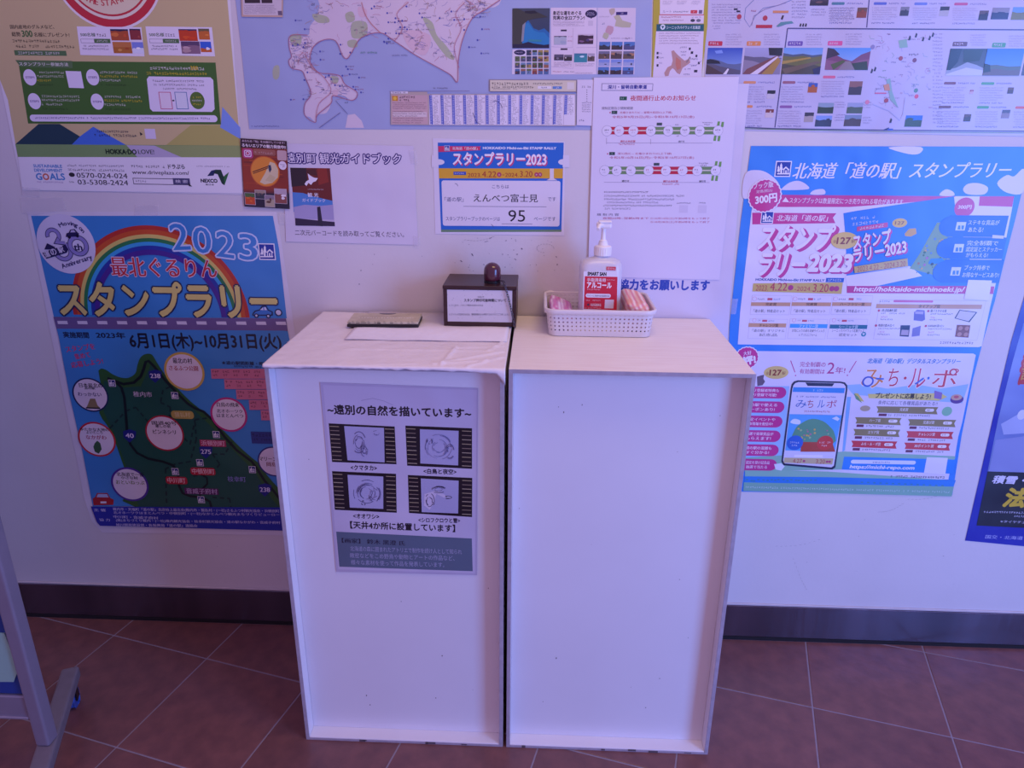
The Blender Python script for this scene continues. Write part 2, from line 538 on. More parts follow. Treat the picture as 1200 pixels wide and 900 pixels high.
    def TA(s, st, x, y, r0, a0, a1, h, col, bold=0, inward=False):
        """lettering along an arc, natural letter widths"""
        r, ws, tot = s.ref(st)
        for ch, (m, wd) in zip(st, ws):
            if ch == ' ': continue
            a = R(a0 + (a1 - a0) * m / tot); sx = min(1.3, abs(R(a1 - a0)) * r0 / (tot * h / (r[3] - r[1])))
            s.put(ch, x + r0 * math.cos(a), y - r0 * math.sin(a), h, a + (math.pi / 2 if inward else -math.pi / 2), r, wd, col, bold, sx)
    def TL(s, st, x0, y0, x1, y1, h, col, bold=0):
        r, ws, tot = s.ref(st); L_ = math.dist((x0, y0), (x1, y1)); ang = math.atan2(y0 - y1, x1 - x0)
        for ch, (m, wd) in zip(st, ws):
            if ch != ' ': s.put(ch, x0 + (x1 - x0) * m / tot, y0 + (y1 - y0) * m / tot, h, ang, r, wd, col, bold, L_ / (tot * h / (r[3] - r[1])))
    def G(s, xl, xr, y, h, col, y2=None, gap=.06):
        """a line of print too small to read: marks standing for its characters"""
        A, u, v = s.span(xl, xr, y, h, y2)
        hl = v.length; cw = hl * 1.02; n = max(1, int(u.length / cw)); uu = u.normalized(); vv = v.normalized()
        vs, fs = [], []
        def r_(x0, x1, y0, y1):
            k = len(vs)
            for x_, y_ in ((x0, y0), (x1, y0), (x1, y1), (x0, y1)): vs.append(A + uu * x_ + vv * y_)
            fs.append((k, k + 1, k + 2, k + 3))
        for k in range(n):
            if s.rr.random() < gap: continue
            x = k * cw; e = cw * .86
            for yy in s.rr.sample([-.40, -.14, .12, .36], 2): r_(x, x + e * s.rr.uniform(.6, 1), (yy - .05) * hl, (yy + .09) * hl)
            xx = x + e * s.rr.uniform(.1, .75); r_(xx, xx + e * .14, -.48 * hl, .48 * hl)
        if vs: s.add(vs, fs, col, True)
    def GB(s, xl, xr, y0, y1, rows, col, k=.58, ragged=.25):
        d = (y1 - y0) / rows
        for i in range(rows):
            s.G(xl, xr - (xr - xl) * s.rr.uniform(0, ragged) * (1 if i % 3 == 2 else .3), y0 + d * (i + .5), d * k, col)
    def Em(s, x, y, q, blue='#10329a', white='#efeaf2'):
        """roadside-station emblem: trees and a house, white on a blue square"""
        s.Bx(x - q / 2 - q * .07, x + q / 2 + q * .07, y, q * 1.14, white)
        s.Bx(x - q / 2, x + q / 2, y, q, blue)
        f = lambda pts, c=white: s.Q([(x + a * q, y + b * q) for a, b in pts], c)
        f([(-.44, .20), (-.38, -.06), (-.41, -.06), (-.34, -.26), (-.26, -.06), (-.29, -.06), (-.22, .20)])
        f([(-.27, .06), (-.20, -.22), (-.23, -.22), (-.14, -.44), (-.05, -.22), (-.08, -.22), (-.02, .06)])
        f([(-.34, .20), (-.32, .20), (-.32, .34), (-.34, .34)]); f([(-.20, .06), (-.08, .06), (-.08, .34), (-.20, .34)])
        f([(-.04, .04), (.19, -.18), (.44, .04), (.44, .10), (.38, .08), (.38, .34), (.02, .34), (.02, .08)])
        f([(.08, .32), (.08, .06), (.19, -.06), (.32, .06), (.32, .32)], blue); f([(.15, .34), (.15, .10), (.24, .10), (.24, .34)])
        f([(-.44, .30), (.44, .30), (.44, .39), (-.44, .39)])
    def Photo(s, xl, xr, y, h, sky, ground, accents=(), hz=.5, n=7):
        t, b = y - h / 2, y + h / 2
        def cc(c): return c if isinstance(c, (tuple, list)) else (c, c)
        s0, s1 = cc(sky); g0, g1 = cc(ground)
        A, u, v = s.span(xl, xr, y, h)
        P = lambda fx, fy: A + u * fx + v * (.5 - fy)
        s.add([P(0, 0), P(1, 0), P(1, hz), P(0, hz)], [(0, 1, 2, 3)], None, cols=[lin(s0), lin(s0), lin(s1), lin(s1)])
        s.add([P(0, hz), P(1, hz), P(1, 1), P(0, 1)], [(0, 1, 2, 3)], None, cols=[lin(g0), lin(g0), lin(g1), lin(g1)])
        top = [P(k / n, hz - s.rr.uniform(0, .10)) for k in range(n + 1)]
        s.add(top + [P(1, hz + .02), P(0, hz + .02)], [tuple(range(n + 3))], None, cols=[lin(g0)] * (n + 3))
        for c in accents:
            fx, fy, rx, ry = s.rr.uniform(.2, .8), s.rr.uniform(.3, .8), s.rr.uniform(.08, .28), s.rr.uniform(.07, .2)
            vs = [P(min(1, max(0, fx + rx * math.cos(a) * s.rr.uniform(.7, 1.2))), min(1, max(0, fy + ry * math.sin(a) * s.rr.uniform(.7, 1.2)))) for a in [2 * math.pi * k / 9 for k in range(9)]]
            s.add(vs, [tuple(range(9))], c)
    def Land(s, xl, xr, y, h, top, bands, accents=()):
        """a landscape picture given as a sky colour pair and hand-shaped bands of (height list, colour)"""
        A, u, v = s.span(xl, xr, y, h)
        P = lambda fx, fy: A + u * fx + v * (.5 - fy)
        s.add([P(0, 0), P(1, 0), P(1, 1), P(0, 1)], [(0, 1, 2, 3)], None, cols=[lin(top[0])] * 2 + [lin(top[1])] * 2)
        for hs, c in bands:
            n = len(hs) - 1
            s.add([P(k / n, q) for k, q in enumerate(hs)] + [P(1, 1), P(0, 1)], [tuple(range(n + 3))], c)
        for pts, c in accents: s.add([P(a, b) for a, b in pts], [tuple(range(len(pts)))], c)
    def tape(s, pts): s.tapes.append([s.w(*p) for p in pts])
    def build(s):
        top = s.parent
        off = Vector((top.location.x, top.location.y, top.location.z)) if top else None
        if s.ol:                                   # plate outline given in its parent's own frame
            x0, z0, x1, z1, par = s.ol
            poly = [Vector((x0 + off.x, z0 + off.z)), Vector((x1 + off.x, z0 + off.z)), Vector((x1 + off.x, z1 + off.z)), Vector((x0 + off.x, z1 + off.z))]
        else: poly = s.outline
        c = sum(poly, Vector((0, 0))) / len(poly)
        org = off or Vector((c.x, s.plane, c.y))
        area_ = sum(poly[k].x * poly[(k + 1) % len(poly)].y - poly[(k + 1) % len(poly)].x * poly[k].y for k in range(len(poly)))
        if area_ < 0: poly = poly[::-1]
        bm = bmesh.new()
        f = [bm.verts.new((p.x - org.x, s.Y - org.y, p.y - org.z)) for p in poly]
        b = [bm.verts.new((p.x - org.x, s.Y + s.thick - org.y, p.y - org.z)) for p in poly]
        bm.faces.new(f); bm.faces.new(b[::-1])
        n = len(f)
        for k in range(n): bm.faces.new((f[k], f[(k + 1) % n], b[(k + 1) % n], b[k]))
        me = bpy.data.meshes.new(s.name)
        bmesh.ops.recalc_face_normals(bm, faces=bm.faces)
        bm.to_mesh(me); bm.free()
        at_ = me.attributes.new('ink', 'FLOAT_COLOR', 'POINT')
        cc = lin(s.color)
        for d in at_.data: d.color = (*cc, 1)
        M_ = INK_GLOSS if s.gloss else INK
        root = link(s.name, me, M_, top)
        if not top:
            root.location = org; tag(root, s.label, s.cat, s.group)
        for nm, flag in (('printed_artwork', False), ('lettering', True)):
            V, Fc, Cc = [], [], []
            for vs, fs, cols, bb, lv, t, dz in s.items:
                if t != flag: continue
                k = len(V); yy = s.Y - 0.00005 - s.STEP * lv - org.y
                V += [(v[0] - org.x, yy - (dz[i] if dz else 0), v[1] - org.z) for i, v in enumerate(vs)]
                Fc += [tuple(i + k for i in f_) for f_ in fs]; Cc += cols
            if not V: continue
            me = bpy.data.meshes.new(nm); me.from_pydata(V, [], Fc)
            at_ = me.attributes.new('ink', 'FLOAT_COLOR', 'POINT')
            at_.data.foreach_set('color', [q for c_ in Cc for q in (*c_, 1)])
            o = link(nm, me, M_, root, kind='stuff' if flag else None)
            if top: o.parent = root
        for i, pts in enumerate(s.tapes):
            bm = bmesh.new()
            f = [bm.verts.new((p.x - org.x, s.Y - .0012 - org.y, p.y - org.z)) for p in pts]
            bm.faces.new(f); bm_obj('tape', bm, TAPE, root)
        s.root = root
        return root

WHITE, NAVY, BLK = '#ece8ee', '#1b2a8c', '#16151c'
# ------------------------------------------------------------------ things on the cabinets
# stamp pad
PADTOP = mat('worn_beige_tin', '#c9bfa6', rough=0.4, col2='#b4a990', nscale=30, bump=0.05)
BLACKPL = mat('black_plastic', '#18151c', rough=0.35)
DGREY = mat('grey_label_print', '#77717a', rough=0.6)
fl, fr = at(406, 383, Z=TOPL), at(490, 383.5, Z=TOPL)
bl_, br_ = at(413, 366.5, Z=TOPL + .012), at(492, 366.5, Z=TOPL + .012)
pw = (fr - fl).length; pdp = 0.5 * ((bl_.y - fl.y) + (br_.y - fr.y))
pad = empty('stamp_pad', ((fl.x + fr.x) / 2, fl.y + pdp / 2, TOPL)); pad.rotation_euler.z = math.atan2(fr.y - fl.y, fr.x - fl.x)
tag(pad, 'flat ink stamp pad with worn beige lid and black base on the paper cover', 'stamp pad')
box('pad_base', (-pw / 2, -pdp / 2, 0), (pw / 2, pdp / 2, 0.0065), BLACKPL, pad, bevel=0.002)
box('pad_lid', (-pw / 2 + .001, -pdp / 2 + .001, 0.0066), (pw / 2 - .001, pdp / 2 - .001, 0.0125), PADTOP, pad, bevel=0.0018)
bm = bmesh.new()
rr = random.Random(4)
x = -pw / 2 + .004
while x < pw / 2 - .006:
    w = rr.uniform(.003, .012)
    add_box(bm, (x, -pdp / 2 + .0006, .0088 + rr.uniform(-.0006, .001)), (x + w, -pdp / 2 + .0015, .0096 + rr.uniform(0, .001)))
    add_box(bm, (x, -pdp / 2 + .0022, .0123), (x + w * .7, -pdp / 2 + .0022 + rr.uniform(.0005, .0013), .0127))
    x += w + rr.uniform(.001, .010)
bm_obj('chipped_paint', bm, BLACKPL, pad, kind='stuff')
bm = bmesh.new()
vs = [bm.verts.new((math.cos(a) * .019, pdp / 2 - .003 - abs(math.sin(a)) * .012, .0129)) for a in [math.pi * k / 14 for k in range(15)]]
bm.faces.new(vs)
bm_obj('thumb_notch', bm, DGREY, pad)
bm = bmesh.new()
for k in range(20):
    xx = -pw / 2 + .02 + k * .0062
    if abs(xx) < .0: continue
    add_box(bm, (xx, -.006, .0126), (xx + rr.uniform(.002, .005), -.0035, .0129))
bm_obj('lid_print', bm, mat('faded_white_print', '#efe9e0', rough=.5), pad, kind='stuff')

# dark wooden stamp box with a notice on its front
DWOOD = mat('dark_stained_wood', '#3a1d22', rough=0.35, col2='#2c1419', nscale=8, stretch=(3, 20, 20), bump=0.04)
a, b = at(520, 382.5, Z=TOPL), at(604.5, 382.5, Z=TOPL)
bw = (b - a).length; by = (a.y + b.y) / 2
top = at(562, 335, Y=by); bh = top.z - TOPL
back = at(562, 320.5, Z=TOPL + bh); bd = back.y - by
sb = empty('stamp_box', ((a.x + b.x) / 2, by, TOPL))
tag(sb, 'dark wooden box with white stamping-hours notice on the front, beside the stamp pad', 'box')
fw = .0075
def sbx(n, lo, hi): return box(n, lo, hi, DWOOD, sb, bevel=.0008, seg=1)
sbx('side_board', (-bw / 2, 0, 0), (-bw / 2 + fw, bd, bh - .0082))
sbx('side_board', (bw / 2 - fw, 0, 0), (bw / 2, bd, bh - .0082))
sbx('bottom_board', (-bw / 2 + fw, 0, 0), (bw / 2 - fw, bd, .0085))
sbx('top_board', (-bw / 2 - .001, -.0012, bh - .008), (bw / 2 + .001, bd, bh))
sbx('back_board', (-bw / 2 + fw, bd - .005, .0085), (bw / 2 - fw, bd, bh - .0082))
front = box('front_board', (-bw / 2 + fw, .001, .0085), (bw / 2 - fw, .005, bh - .0082), DWOOD, sb)
N_ = Poster('notice_plate', None, None, [(527, 337), (597, 337), (597, 375), (527, 375)], '#cfcad4', plane=by + .001, base=.0003, parent=sb, axis=((530, 378), (600, 378.3)), ink='lettering', outline_local=(-bw / 2 + fw + .001, .010, bw / 2 - fw - .001, bh - .0095, sb))
N_.z(390, 290, 4.8)
N_.T('お知らせ', 815, 850, 278, 12, '#30303c')
N_.T('スタンプ押印可能時間について', 738, 975, 297, 17, '#23232f', bold=.03)
N_.T('しています。スタンプ帳をお持ちの方は', 655, 845, 325, 11, '#44424e')
N_.T('レストランが定休日の日は、開館時間内のみ押印できますのでご了承ください', 655, 995, 376, 12, '#44424e')
rr = random.Random(9)
for k in range(60): N_.C(rr.uniform(640, 1020), rr.uniform(235, 405), rr.uniform(.8, 1.8), '#4a4450', n=6)
N_.build()

# rubber stamp with round wooden handle, standing on the box
RED = mat('lacquered_red_wood', '#5a2030', rough=0.22, col2='#3a1830', nscale=12, coat=.5)
s0 = at(577, 333, Z=TOPL + bh)
s0.y = max(s0.y + .018, by + .02)
s0 = Vector((at(577, 325, Y=s0.y).x, s0.y, TOPL + bh))
hh = at(577, 307.5, Y=s0.y).z - s0.z
st = empty('rubber_stamp', s0)
tag(st, 'dark red round-topped rubber stamp standing on the dark wooden box', 'stamp')
sr = .0185
bm = lathe([(0, .006), (sr * .95, .006), (sr, .009), (sr, hh - sr * .95)] + [(sr * math.cos(t), hh - sr * .95 + sr * .95 * math.sin(t)) for t in [math.pi / 2 * k / 9 for k in range(1, 9)]] + [(0, hh)], 40)
bm_obj('handle', bm, RED, st, smooth=True)
bm_obj('rubber_base', lathe([(0, 0), (sr * .97, 0), (sr * .97, .0058), (0, .0058)], 32), BLACKPL, st)
# eyelet for the chain
CHROME = mat('dull_chain_metal', '#6e6873', rough=0.28, metal=1.0)
eye = Vector((at(590, 331, Y=s0.y).x, s0.y - .012, s0.z + .006)) - s0
bm = bmesh.new(); tube(bm, [eye + Vector((-.006, .003, 0)), eye], .0016, 8); bm_obj('eyelet', bm, CHROME, st)

# chain: down the box front to the gap between the cabinets
p0 = s0 + eye
yfr = by - .0055
path = [p0 + Vector((.001, -.003, 0)), Vector((at(592, 334, Y=yfr).x, yfr, TOPL + bh + .002)), at(596, 350, Y=yfr), at(600, 367, Y=yfr), at(603, 381, Y=yfr), Vector((at(603.5, 384, Y=yfr).x, yfr - .003, TOPL + .003))]
L = [0]
for p, q in zip(path, path[1:]): L.append(L[-1] + (q - p).length)
def along(s):
    for k in range(len(path) - 1):
        if s <= L[k + 1] or k == len(path) - 2:
            return path[k].lerp(path[k + 1], (s - L[k]) / (L[k + 1] - L[k])), (path[k + 1] - path[k]).normalized()
chain = empty('ball_chain', path[0]); chain.name = 'stamp_chain'
tag(chain, 'thin metal link chain hanging from the red stamp down the box front', 'chain')
bm = bmesh.new()
seg, ns = 14, 6
a_, b_ = .0038, .0023
rings = []
for k in range(seg):
    t = 2 * math.pi * k / seg
    c = Vector((a_ * math.cos(t), b_ * math.sin(t), 0)); nrm = Vector((math.cos(t) * b_, math.sin(t) * a_, 0)).normalized()
    rings.append([bm.verts.new(c + nrm * .0008 * math.cos(2 * math.pi * m_ / ns) + Vector((0, 0, .0008 * math.sin(2 * math.pi * m_ / ns)))) for m_ in range(ns)])
for k in range(seg):
    A, B = rings[k], rings[(k + 1) % seg]
    for m_ in range(ns): bm.faces.new((A[m_], A[(m_ + 1) % ns], B[(m_ + 1) % ns], B[m_]))
lm = bpy.data.meshes.new('chain_link'); bmesh.ops.recalc_face_normals(bm, faces=bm.faces); bm.to_mesh(lm); bm.free(); lm.materials.append(CHROME)
s = 0.002; k = 0
while s < L[-1]:
    p, d = along(s)
    o = link('chain_link', lm, None, chain, smooth=(k == 0))
    q = d.to_track_quat('X', 'Z').to_matrix().to_4x4() @ Matrix.Rotation(R(90) * (k % 2) + .5, 4, 'X')
    o.matrix_local = Matrix.Translation(p - path[0]) @ q
    s += .0054; k += 1

# ------------------------------------------------------------------ perforated basket
BASK = mat('white_basket_plastic', '#ddd6da', rough=0.4, bump=0.02)
f0, f1 = at(643, 394.5, Z=H), at(762, 395.5, Z=H)
yb0 = at(640, 365, Z=H + .06).y
rim_l, rim_r = at(637, 364, Y=f0.y - .004), at(771, 364.5, Y=f0.y - .004)
BH = (rim_l.z + rim_r.z) / 2 - H
brl = at(636, 339, Z=H + BH); brr = at(762, 343, Z=H + BH)
Wt, Wb = (rim_r.x - rim_l.x), (f1.x - f0.x)
Dt = ((brl.y + brr.y) / 2) - (f0.y - .004)
Db = Dt - (Wt - Wb) * .7
cx, cy = (f0.x + f1.x) / 2, f0.y - .004 + Dt / 2
print('basket', Wt, Wb, Dt, BH)
bk = empty('basket', (cx, cy, H))
tag(bk, 'white perforated plastic basket on the wood-grain cabinet top holding the pump bottle', 'basket')
def rrect(w, d, r, n=6):
    pts = []
    for qx, qy, a0 in ((1, -1, -90), (1, 1, 0), (-1, 1, 90), (-1, -1, 180)):
        for k in range(n + 1):
            a = R(a0 + 90 * k / n)
            pts.append((qx * (w / 2 - r) + r * math.cos(a), qy * (d / 2 - r) + r * math.sin(a)))
    return pts
def resample(pts, n):
    m_ = len(pts); Ls = [0]
    for k in range(m_): Ls.append(Ls[-1] + math.dist(pts[k], pts[(k + 1) % m_]))
    out = []; k = 0
    for i in range(n):
        s = Ls[-1] * i / n
        while Ls[k + 1] < s: k += 1
        t = (s - Ls[k]) / max(1e-9, Ls[k + 1] - Ls[k])
        p, q = pts[k % m_], pts[(k + 1) % m_]
        out.append((p[0] + (q[0] - p[0]) * t, p[1] + (q[1] - p[1]) * t))
    return out
NC = 3 * round(2 * (Wt + Dt) / .0102)
rt, rb = resample(rrect(Wt - .008, Dt - .008, .022), NC), resample(rrect(Wb, Db, .018), NC)
z0_, z1_ = .010, BH - .006
NR = 5
bm = bmesh.new()
lv = [0.0015, z0_]
for r_ in range(NR):
    h_ = (z1_ - z0_) / NR
    lv += [z0_ + h_ * (r_ + .32), z0_ + h_ * (r_ + .68), z0_ + h_ * (r_ + 1)]
lv[-1] = z1_
grid = []
for z_ in lv:
    t = z_ / BH
    grid.append([bm.verts.new((rb[k][0] * (1 - t) + rt[k][0] * t, rb[k][1] * (1 - t) + rt[k][1] * t, z_)) for k in range(NC)])
for j in range(len(lv) - 1):
    for k in range(NC):
        if j >= 1 and (j - 1) % 3 == 1 and k % 3 == 1: continue      # a real hole
        bm.faces.new((grid[j][k], grid[j][(k + 1) % NC], grid[j + 1][(k + 1) % NC], grid[j + 1][k]))
o = bm_obj('perforated_side', bm, BASK, bk)
md = o.modifiers.new('s', 'SOLIDIFY'); md.thickness = .0020; md.offset = -1
bm = bmesh.new()
bt = rb
bm.faces.new([bm.verts.new((x_, y_, .0012)) for x_, y_ in bt]); bm.faces.new([bm.verts.new((x_, y_, .0026)) for x_, y_ in bt][::-1])
A = list(bm.verts)
for k in range(NC): bm.faces.new((A[k], A[(k + 1) % NC], A[NC + (k + 1) % NC], A[NC + k]))
bm_obj('basket_floor', bm, BASK, bk)
bm = bmesh.new()
ro = resample(rrect(Wt, Dt, .026), 96)
prof = [(-.0045, -.010), (-.0002, -.010), (.0006, -.001), (-.001, .0006), (-.004, .0006), (-.0062, -.002), (-.0062, -.0045)]
rings = []
for (x_, y_) in ro:
    n_ = Vector((x_ / (Wt / 2) ** 1, y_ / (Dt / 2) ** 1)); n_ = Vector((x_ if abs(x_) > Wt / 2 - .026 else 0, y_ if abs(y_) > Dt / 2 - .026 else 0))
    qx = max(0, abs(x_) - (Wt / 2 - .026)) * (1 if x_ > 0 else -1); qy = max(0, abs(y_) - (Dt / 2 - .026)) * (1 if y_ > 0 else -1)
    n_ = Vector((qx, qy)).normalized()
    rings.append([bm.verts.new((x_ + n_.x * o_, y_ + n_.y * o_, BH + dz)) for o_, dz in prof])
m_ = len(prof)
for k in range(96):
    A, B = rings[k], rings[(k + 1) % 96]
    for q in range(m_): bm.faces.new((A[q], B[q], B[(q + 1) % m_], A[(q + 1) % m_]))
bm_obj('rim', bm, BASK, bk, smooth=True)

# ------------------------------------------------------------------ sanitizer pump bottle
BOT = mat('milky_bottle_plastic', '#e9e6f0', rough=0.3, trans=0.25, bump=0.01)
PUMP = mat('white_pump_plastic', '#f0ecee', rough=0.3)
byy = cy - .004                                   # bottle centre depth
zb = H + .003
bx0, bx1 = at(679.5, 330, Y=byy - .026), at(729, 330, Y=byy - .026)
bwid = bx1.x - bx0.x; bxc = (bx0.x + bx1.x) / 2
zsh = at(700, 303, Y=byy).z - zb                   # shoulder height
ztop = at(705, 260, Y=byy).z - zb
bo = empty('pump_bottle', (bxc, byy, zb))
tag(bo, 'clear white hand sanitizer pump bottle with red label standing in the basket', 'bottle')
print('bottle', bwid, zsh, ztop)
bm = bmesh.new()
rings = []
bdp = .055
for z_, sx, sy, r_ in ((0, .93, .93, .012), (.004, .99, .99, .014), (zsh * .5, 1, 1, .014), (zsh - .022, 1, 1, .015), (zsh - .010, .975, .96, .017), (zsh - .004, .90, .86, .018), (zsh, .70, .70, .017), (zsh + .004, .36, .52, .0120), (zsh + .009, .32, .48, .0125)):
    rings.append([bm.verts.new((x_, y_, z_)) for x_, y_ in resample(rrect(bwid * sx, bdp * sy, r_), 56)])
for A, B in zip(rings, rings[1:]):
    for k in range(56): bm.faces.new((A[k], A[(k + 1) % 56], B[(k + 1) % 56], B[k]))
bm.faces.new(rings[0]); bm.faces.new(rings[-1])
bm_obj('bottle_body', bm, BOT, bo, smooth=True)
zc = zsh + .008
capr = .5 * (at(716, 290, Y=byy).x - at(696, 290, Y=byy).x)
px_ = at(706.5, 290, Y=byy).x - bxc
bm_obj('screw_cap', lathe([(0, zc), (capr, zc), (capr, zc + .018), (capr * .93, zc + .0195), (capr * .6, zc + .0215), (capr * .5, zc + .028), (0, zc + .028)], 36, px_), PUMP, bo)
bm = bmesh.new()
for k in range(24):
    a_ = 2 * math.pi * k / 24
    add_box(bm, (-.0005, -.0004, zc + .001), (.0007, .0004, zc + .017), M=Matrix.Translation((px_ + capr * math.cos(a_), capr * math.sin(a_), 0)) @ Matrix.Rotation(a_, 4, 'Z'))
bm_obj('cap_ridges', bm, PUMP, bo, kind='stuff')
bm_obj('pump_stem', lathe([(0, zc + .028), (.0085, zc + .028), (.0085, zc + .031), (.0052, zc + .033), (.0046, ztop - .016), (.006, ztop - .012), (0, ztop - .012)], 24, px_), PUMP, bo)
bm = bmesh.new()
add_box(bm, (px_ - .0155, -.010, ztop - .013), (px_ + .0160, .011, ztop - .0005), .004, 3)
add_box(bm, (px_ - .012, -.012, ztop - .001), (px_ + .0155, .008, ztop + .003), .002, 2)
tube(bm, [(px_ - .006, -.006, ztop - .006), (px_ - .012, -.026, ztop - .006), (px_ - .015, -.036, ztop - .011)], [.0055, .0045, .0035], 12)
bm_obj('pump_head', bm, PUMP, bo, smooth=False)
tbm = bmesh.new(); tube(tbm, [(px_, 0, .006), (px_, 0, zsh + .004)], .0022, 8)
bm_obj('dip_tube', tbm, PUMP, bo)
LB = Poster('bottle_label', None, None, [(684, 318), (723.5, 318), (721, 366), (682.5, 366)], '#e6e2ec', plane=byy - bdp / 2, base=.0004, parent=bo, axis=((680, 360), (724, 361)), ink='lettering')
LB.z(660, 250, 6)
LB.Q([(152, 442), (382, 447), (376, 680), (145, 672)], '#d21f3a')
LB.Bx(304, 370, 387, 24, '#d2304a'); LB.T('石けん', 310, 365, 387, 12, '#f3e6ea')
LB.T('SMART SAN', 172, 303, 424, 24, '#15131a', bold=.05)
LB.T('手指消毒用', 168, 298, 467, 26, '#f2ecf0', bold=.02); LB.G(306, 368, 467, 7, '#eccad4')
LB.T('アルコール', 168, 340, 504, 38, '#f6f0f4', bold=.04)
LB.G(168, 268, 535, 9, '#ecd0d8')
LB.Bx(158, 335, 577, 28, '#eee6ee', rnd=.5); LB.T('アルコール 消毒剤 指定医薬部外品', 166, 325, 578, 12, '#3a3340')
LB.G(160, 272, 611, 9, '#f0d8de'); LB.T('指定医薬部外品', 192, 266, 643, 20, '#f0e4ea', bold=.02); LB.C(176, 642, 8, '#3a3a5a')
LB.Bx(292, 355, 637, 62, '#e2d8e4'); LB.G(150, 270, 664, 8, '#e8c8d0')
LB.build()

# ------------------------------------------------------------------ cloths in the basket
def cloth_mat(name, c1, c2, c3, ang, freq):
    m = bpy.data.materials.new(name); m.use_nodes = True; nt = m.node_tree; b = nt.nodes['Principled BSDF']
    tc = nt.nodes.new('ShaderNodeTexCoord')
    outs = []
    for a_ in (ang, ang + 1.4):
        mp = nt.nodes.new('ShaderNodeMapping'); mp.inputs['Rotation'].default_value = (0, a_, 0)
        nt.links.new(tc.outputs['Object'], mp.inputs['Vector'])
        w = nt.nodes.new('ShaderNodeTexWave'); w.inputs['Scale'].default_value = freq; w.inputs['Distortion'].default_value = 1.2
        nt.links.new(mp.outputs['Vector'], w.inputs['Vector']); outs.append(w.outputs['Fac'])
    m1 = nt.nodes.new('ShaderNodeMix'); m1.data_type = 'RGBA'; m1.inputs['A'].default_value = (*lin(c1), 1); m1.inputs['B'].default_value = (*lin(c2), 1)
    m2 = nt.nodes.new('ShaderNodeMix'); m2.data_type = 'RGBA'; m2.inputs['B'].default_value = (*lin(c3), 1)
    nt.links.new(outs[0], m1.inputs['Factor'])
    ml = nt.nodes.new('ShaderNodeMath'); ml.operation = 'MULTIPLY'; ml.inputs[1].default_value = .6
    nt.links.new(outs[1], ml.inputs[0]); nt.links.new(ml.outputs[0], m2.inputs['Factor'])
    nt.links.new(m1.outputs['Result'], m2.inputs['A']); nt.links.new(m2.outputs['Result'], b.inputs['Base Color'])
    b.inputs['Roughness'].default_value = .9
    return m
def cloth(name, x0, x1, y0, y1, z0, z1, m, label, seed, cat='cloth', slope=0):
    from mathutils import noise as N
    bm = bmesh.new()
    add_box(bm, (-.5, -.5, 0), (.5, .5, 1), .22, 3)
    bmesh.ops.subdivide_edges(bm, edges=bm.edges, cuts=3, use_grid_fill=True)
    for v in bm.verts:
        tp = .84 + .16 * v.co.z
        q = Vector((v.co.x * (x1 - x0) * tp, v.co.y * (y1 - y0) * tp, v.co.z * (z1 - z0) * (1 - slope * (v.co.x + .5))))
        n_ = N.noise_vector(q * 45 + Vector((seed, 0, 0)))
        q += Vector((n_.x * .004, n_.y * .004, n_.z * .004 if v.co.z > .2 else 0))
        q.z = max(0, q.z); v.co = q
    o = bm_obj(name, bm, m, None, smooth=True)
    o.location = ((x0 + x1) / 2, (y0 + y1) / 2, z0)
    md = o.modifiers.new('s', 'SUBSURF'); md.levels = 1; md.render_levels = 1
    tag(o, label, cat); return o
xa, xb = at(730, 350, Y=cy).x, cx + Wt / 2 - .011
HD = Dt / 2 - .012
cloth('folded_cloth', xa, xb, cy - HD, cy + HD, H + .0045, at(745, 343, Y=cy).z, cloth_mat('pink_check_cloth', '#d9849a', '#f0dcd8', '#e09a7a', .5, 34), 'pink and orange striped cloth folded in the basket beside the bottle', 3, slope=.18)
xa, xb = cx - Wt / 2 + .011, at(672, 350, Y=cy + .02).x
cloth('net_cloth', xa, xb, cy - HD, cy + HD, H + .0045, at(655, 351, Y=cy).z, cloth_mat('pink_net_cloth', '#d47ab0', '#eadcf0', '#c070b0', .9, 40), 'crumpled pink and lilac net cloth in the basket end next to the dark box', 8, slope=.35)

# ------------------------------------------------------------------ floor stand at the picture's lower corner
ALU = mat('grey_painted_metal', '#8f8ba0', rough=0.35, metal=.3, noise=.05)
FOOTM = mat('grey_foot_rail', '#79737f', rough=.5, noise=.1)
pz = .085
pb = at(55, 868, Z=pz)
sd = empty('board_stand', (pb.x, pb.y, 0))
tag(sd, 'grey metal floor stand with upright post and wheeled foot left of the rainbow poster', 'stand')
ft = at(82, 782, Z=pz); dirv = Vector((ft.x - pb.x, ft.y - pb.y, 0)); Lf = dirv.length; ang = math.atan2(dirv.y, dirv.x)
Mx = Matrix.Rotation(ang, 4, 'Z')
bm = bmesh.new(); add_box(bm, (-.30, -.019, pz - .030), (Lf + .002, .019, pz), .006, 3, Mx); bm_obj('foot_rail', bm, FOOTM, sd)
bm = bmesh.new(); add_box(bm, (-.014, -.016, pz), (.016, .016, 1.55), .005, 3); bm_obj('upright_post', bm, ALU, sd)
CAST = mat('blue_caster_plastic', '#3558b0', rough=.4)
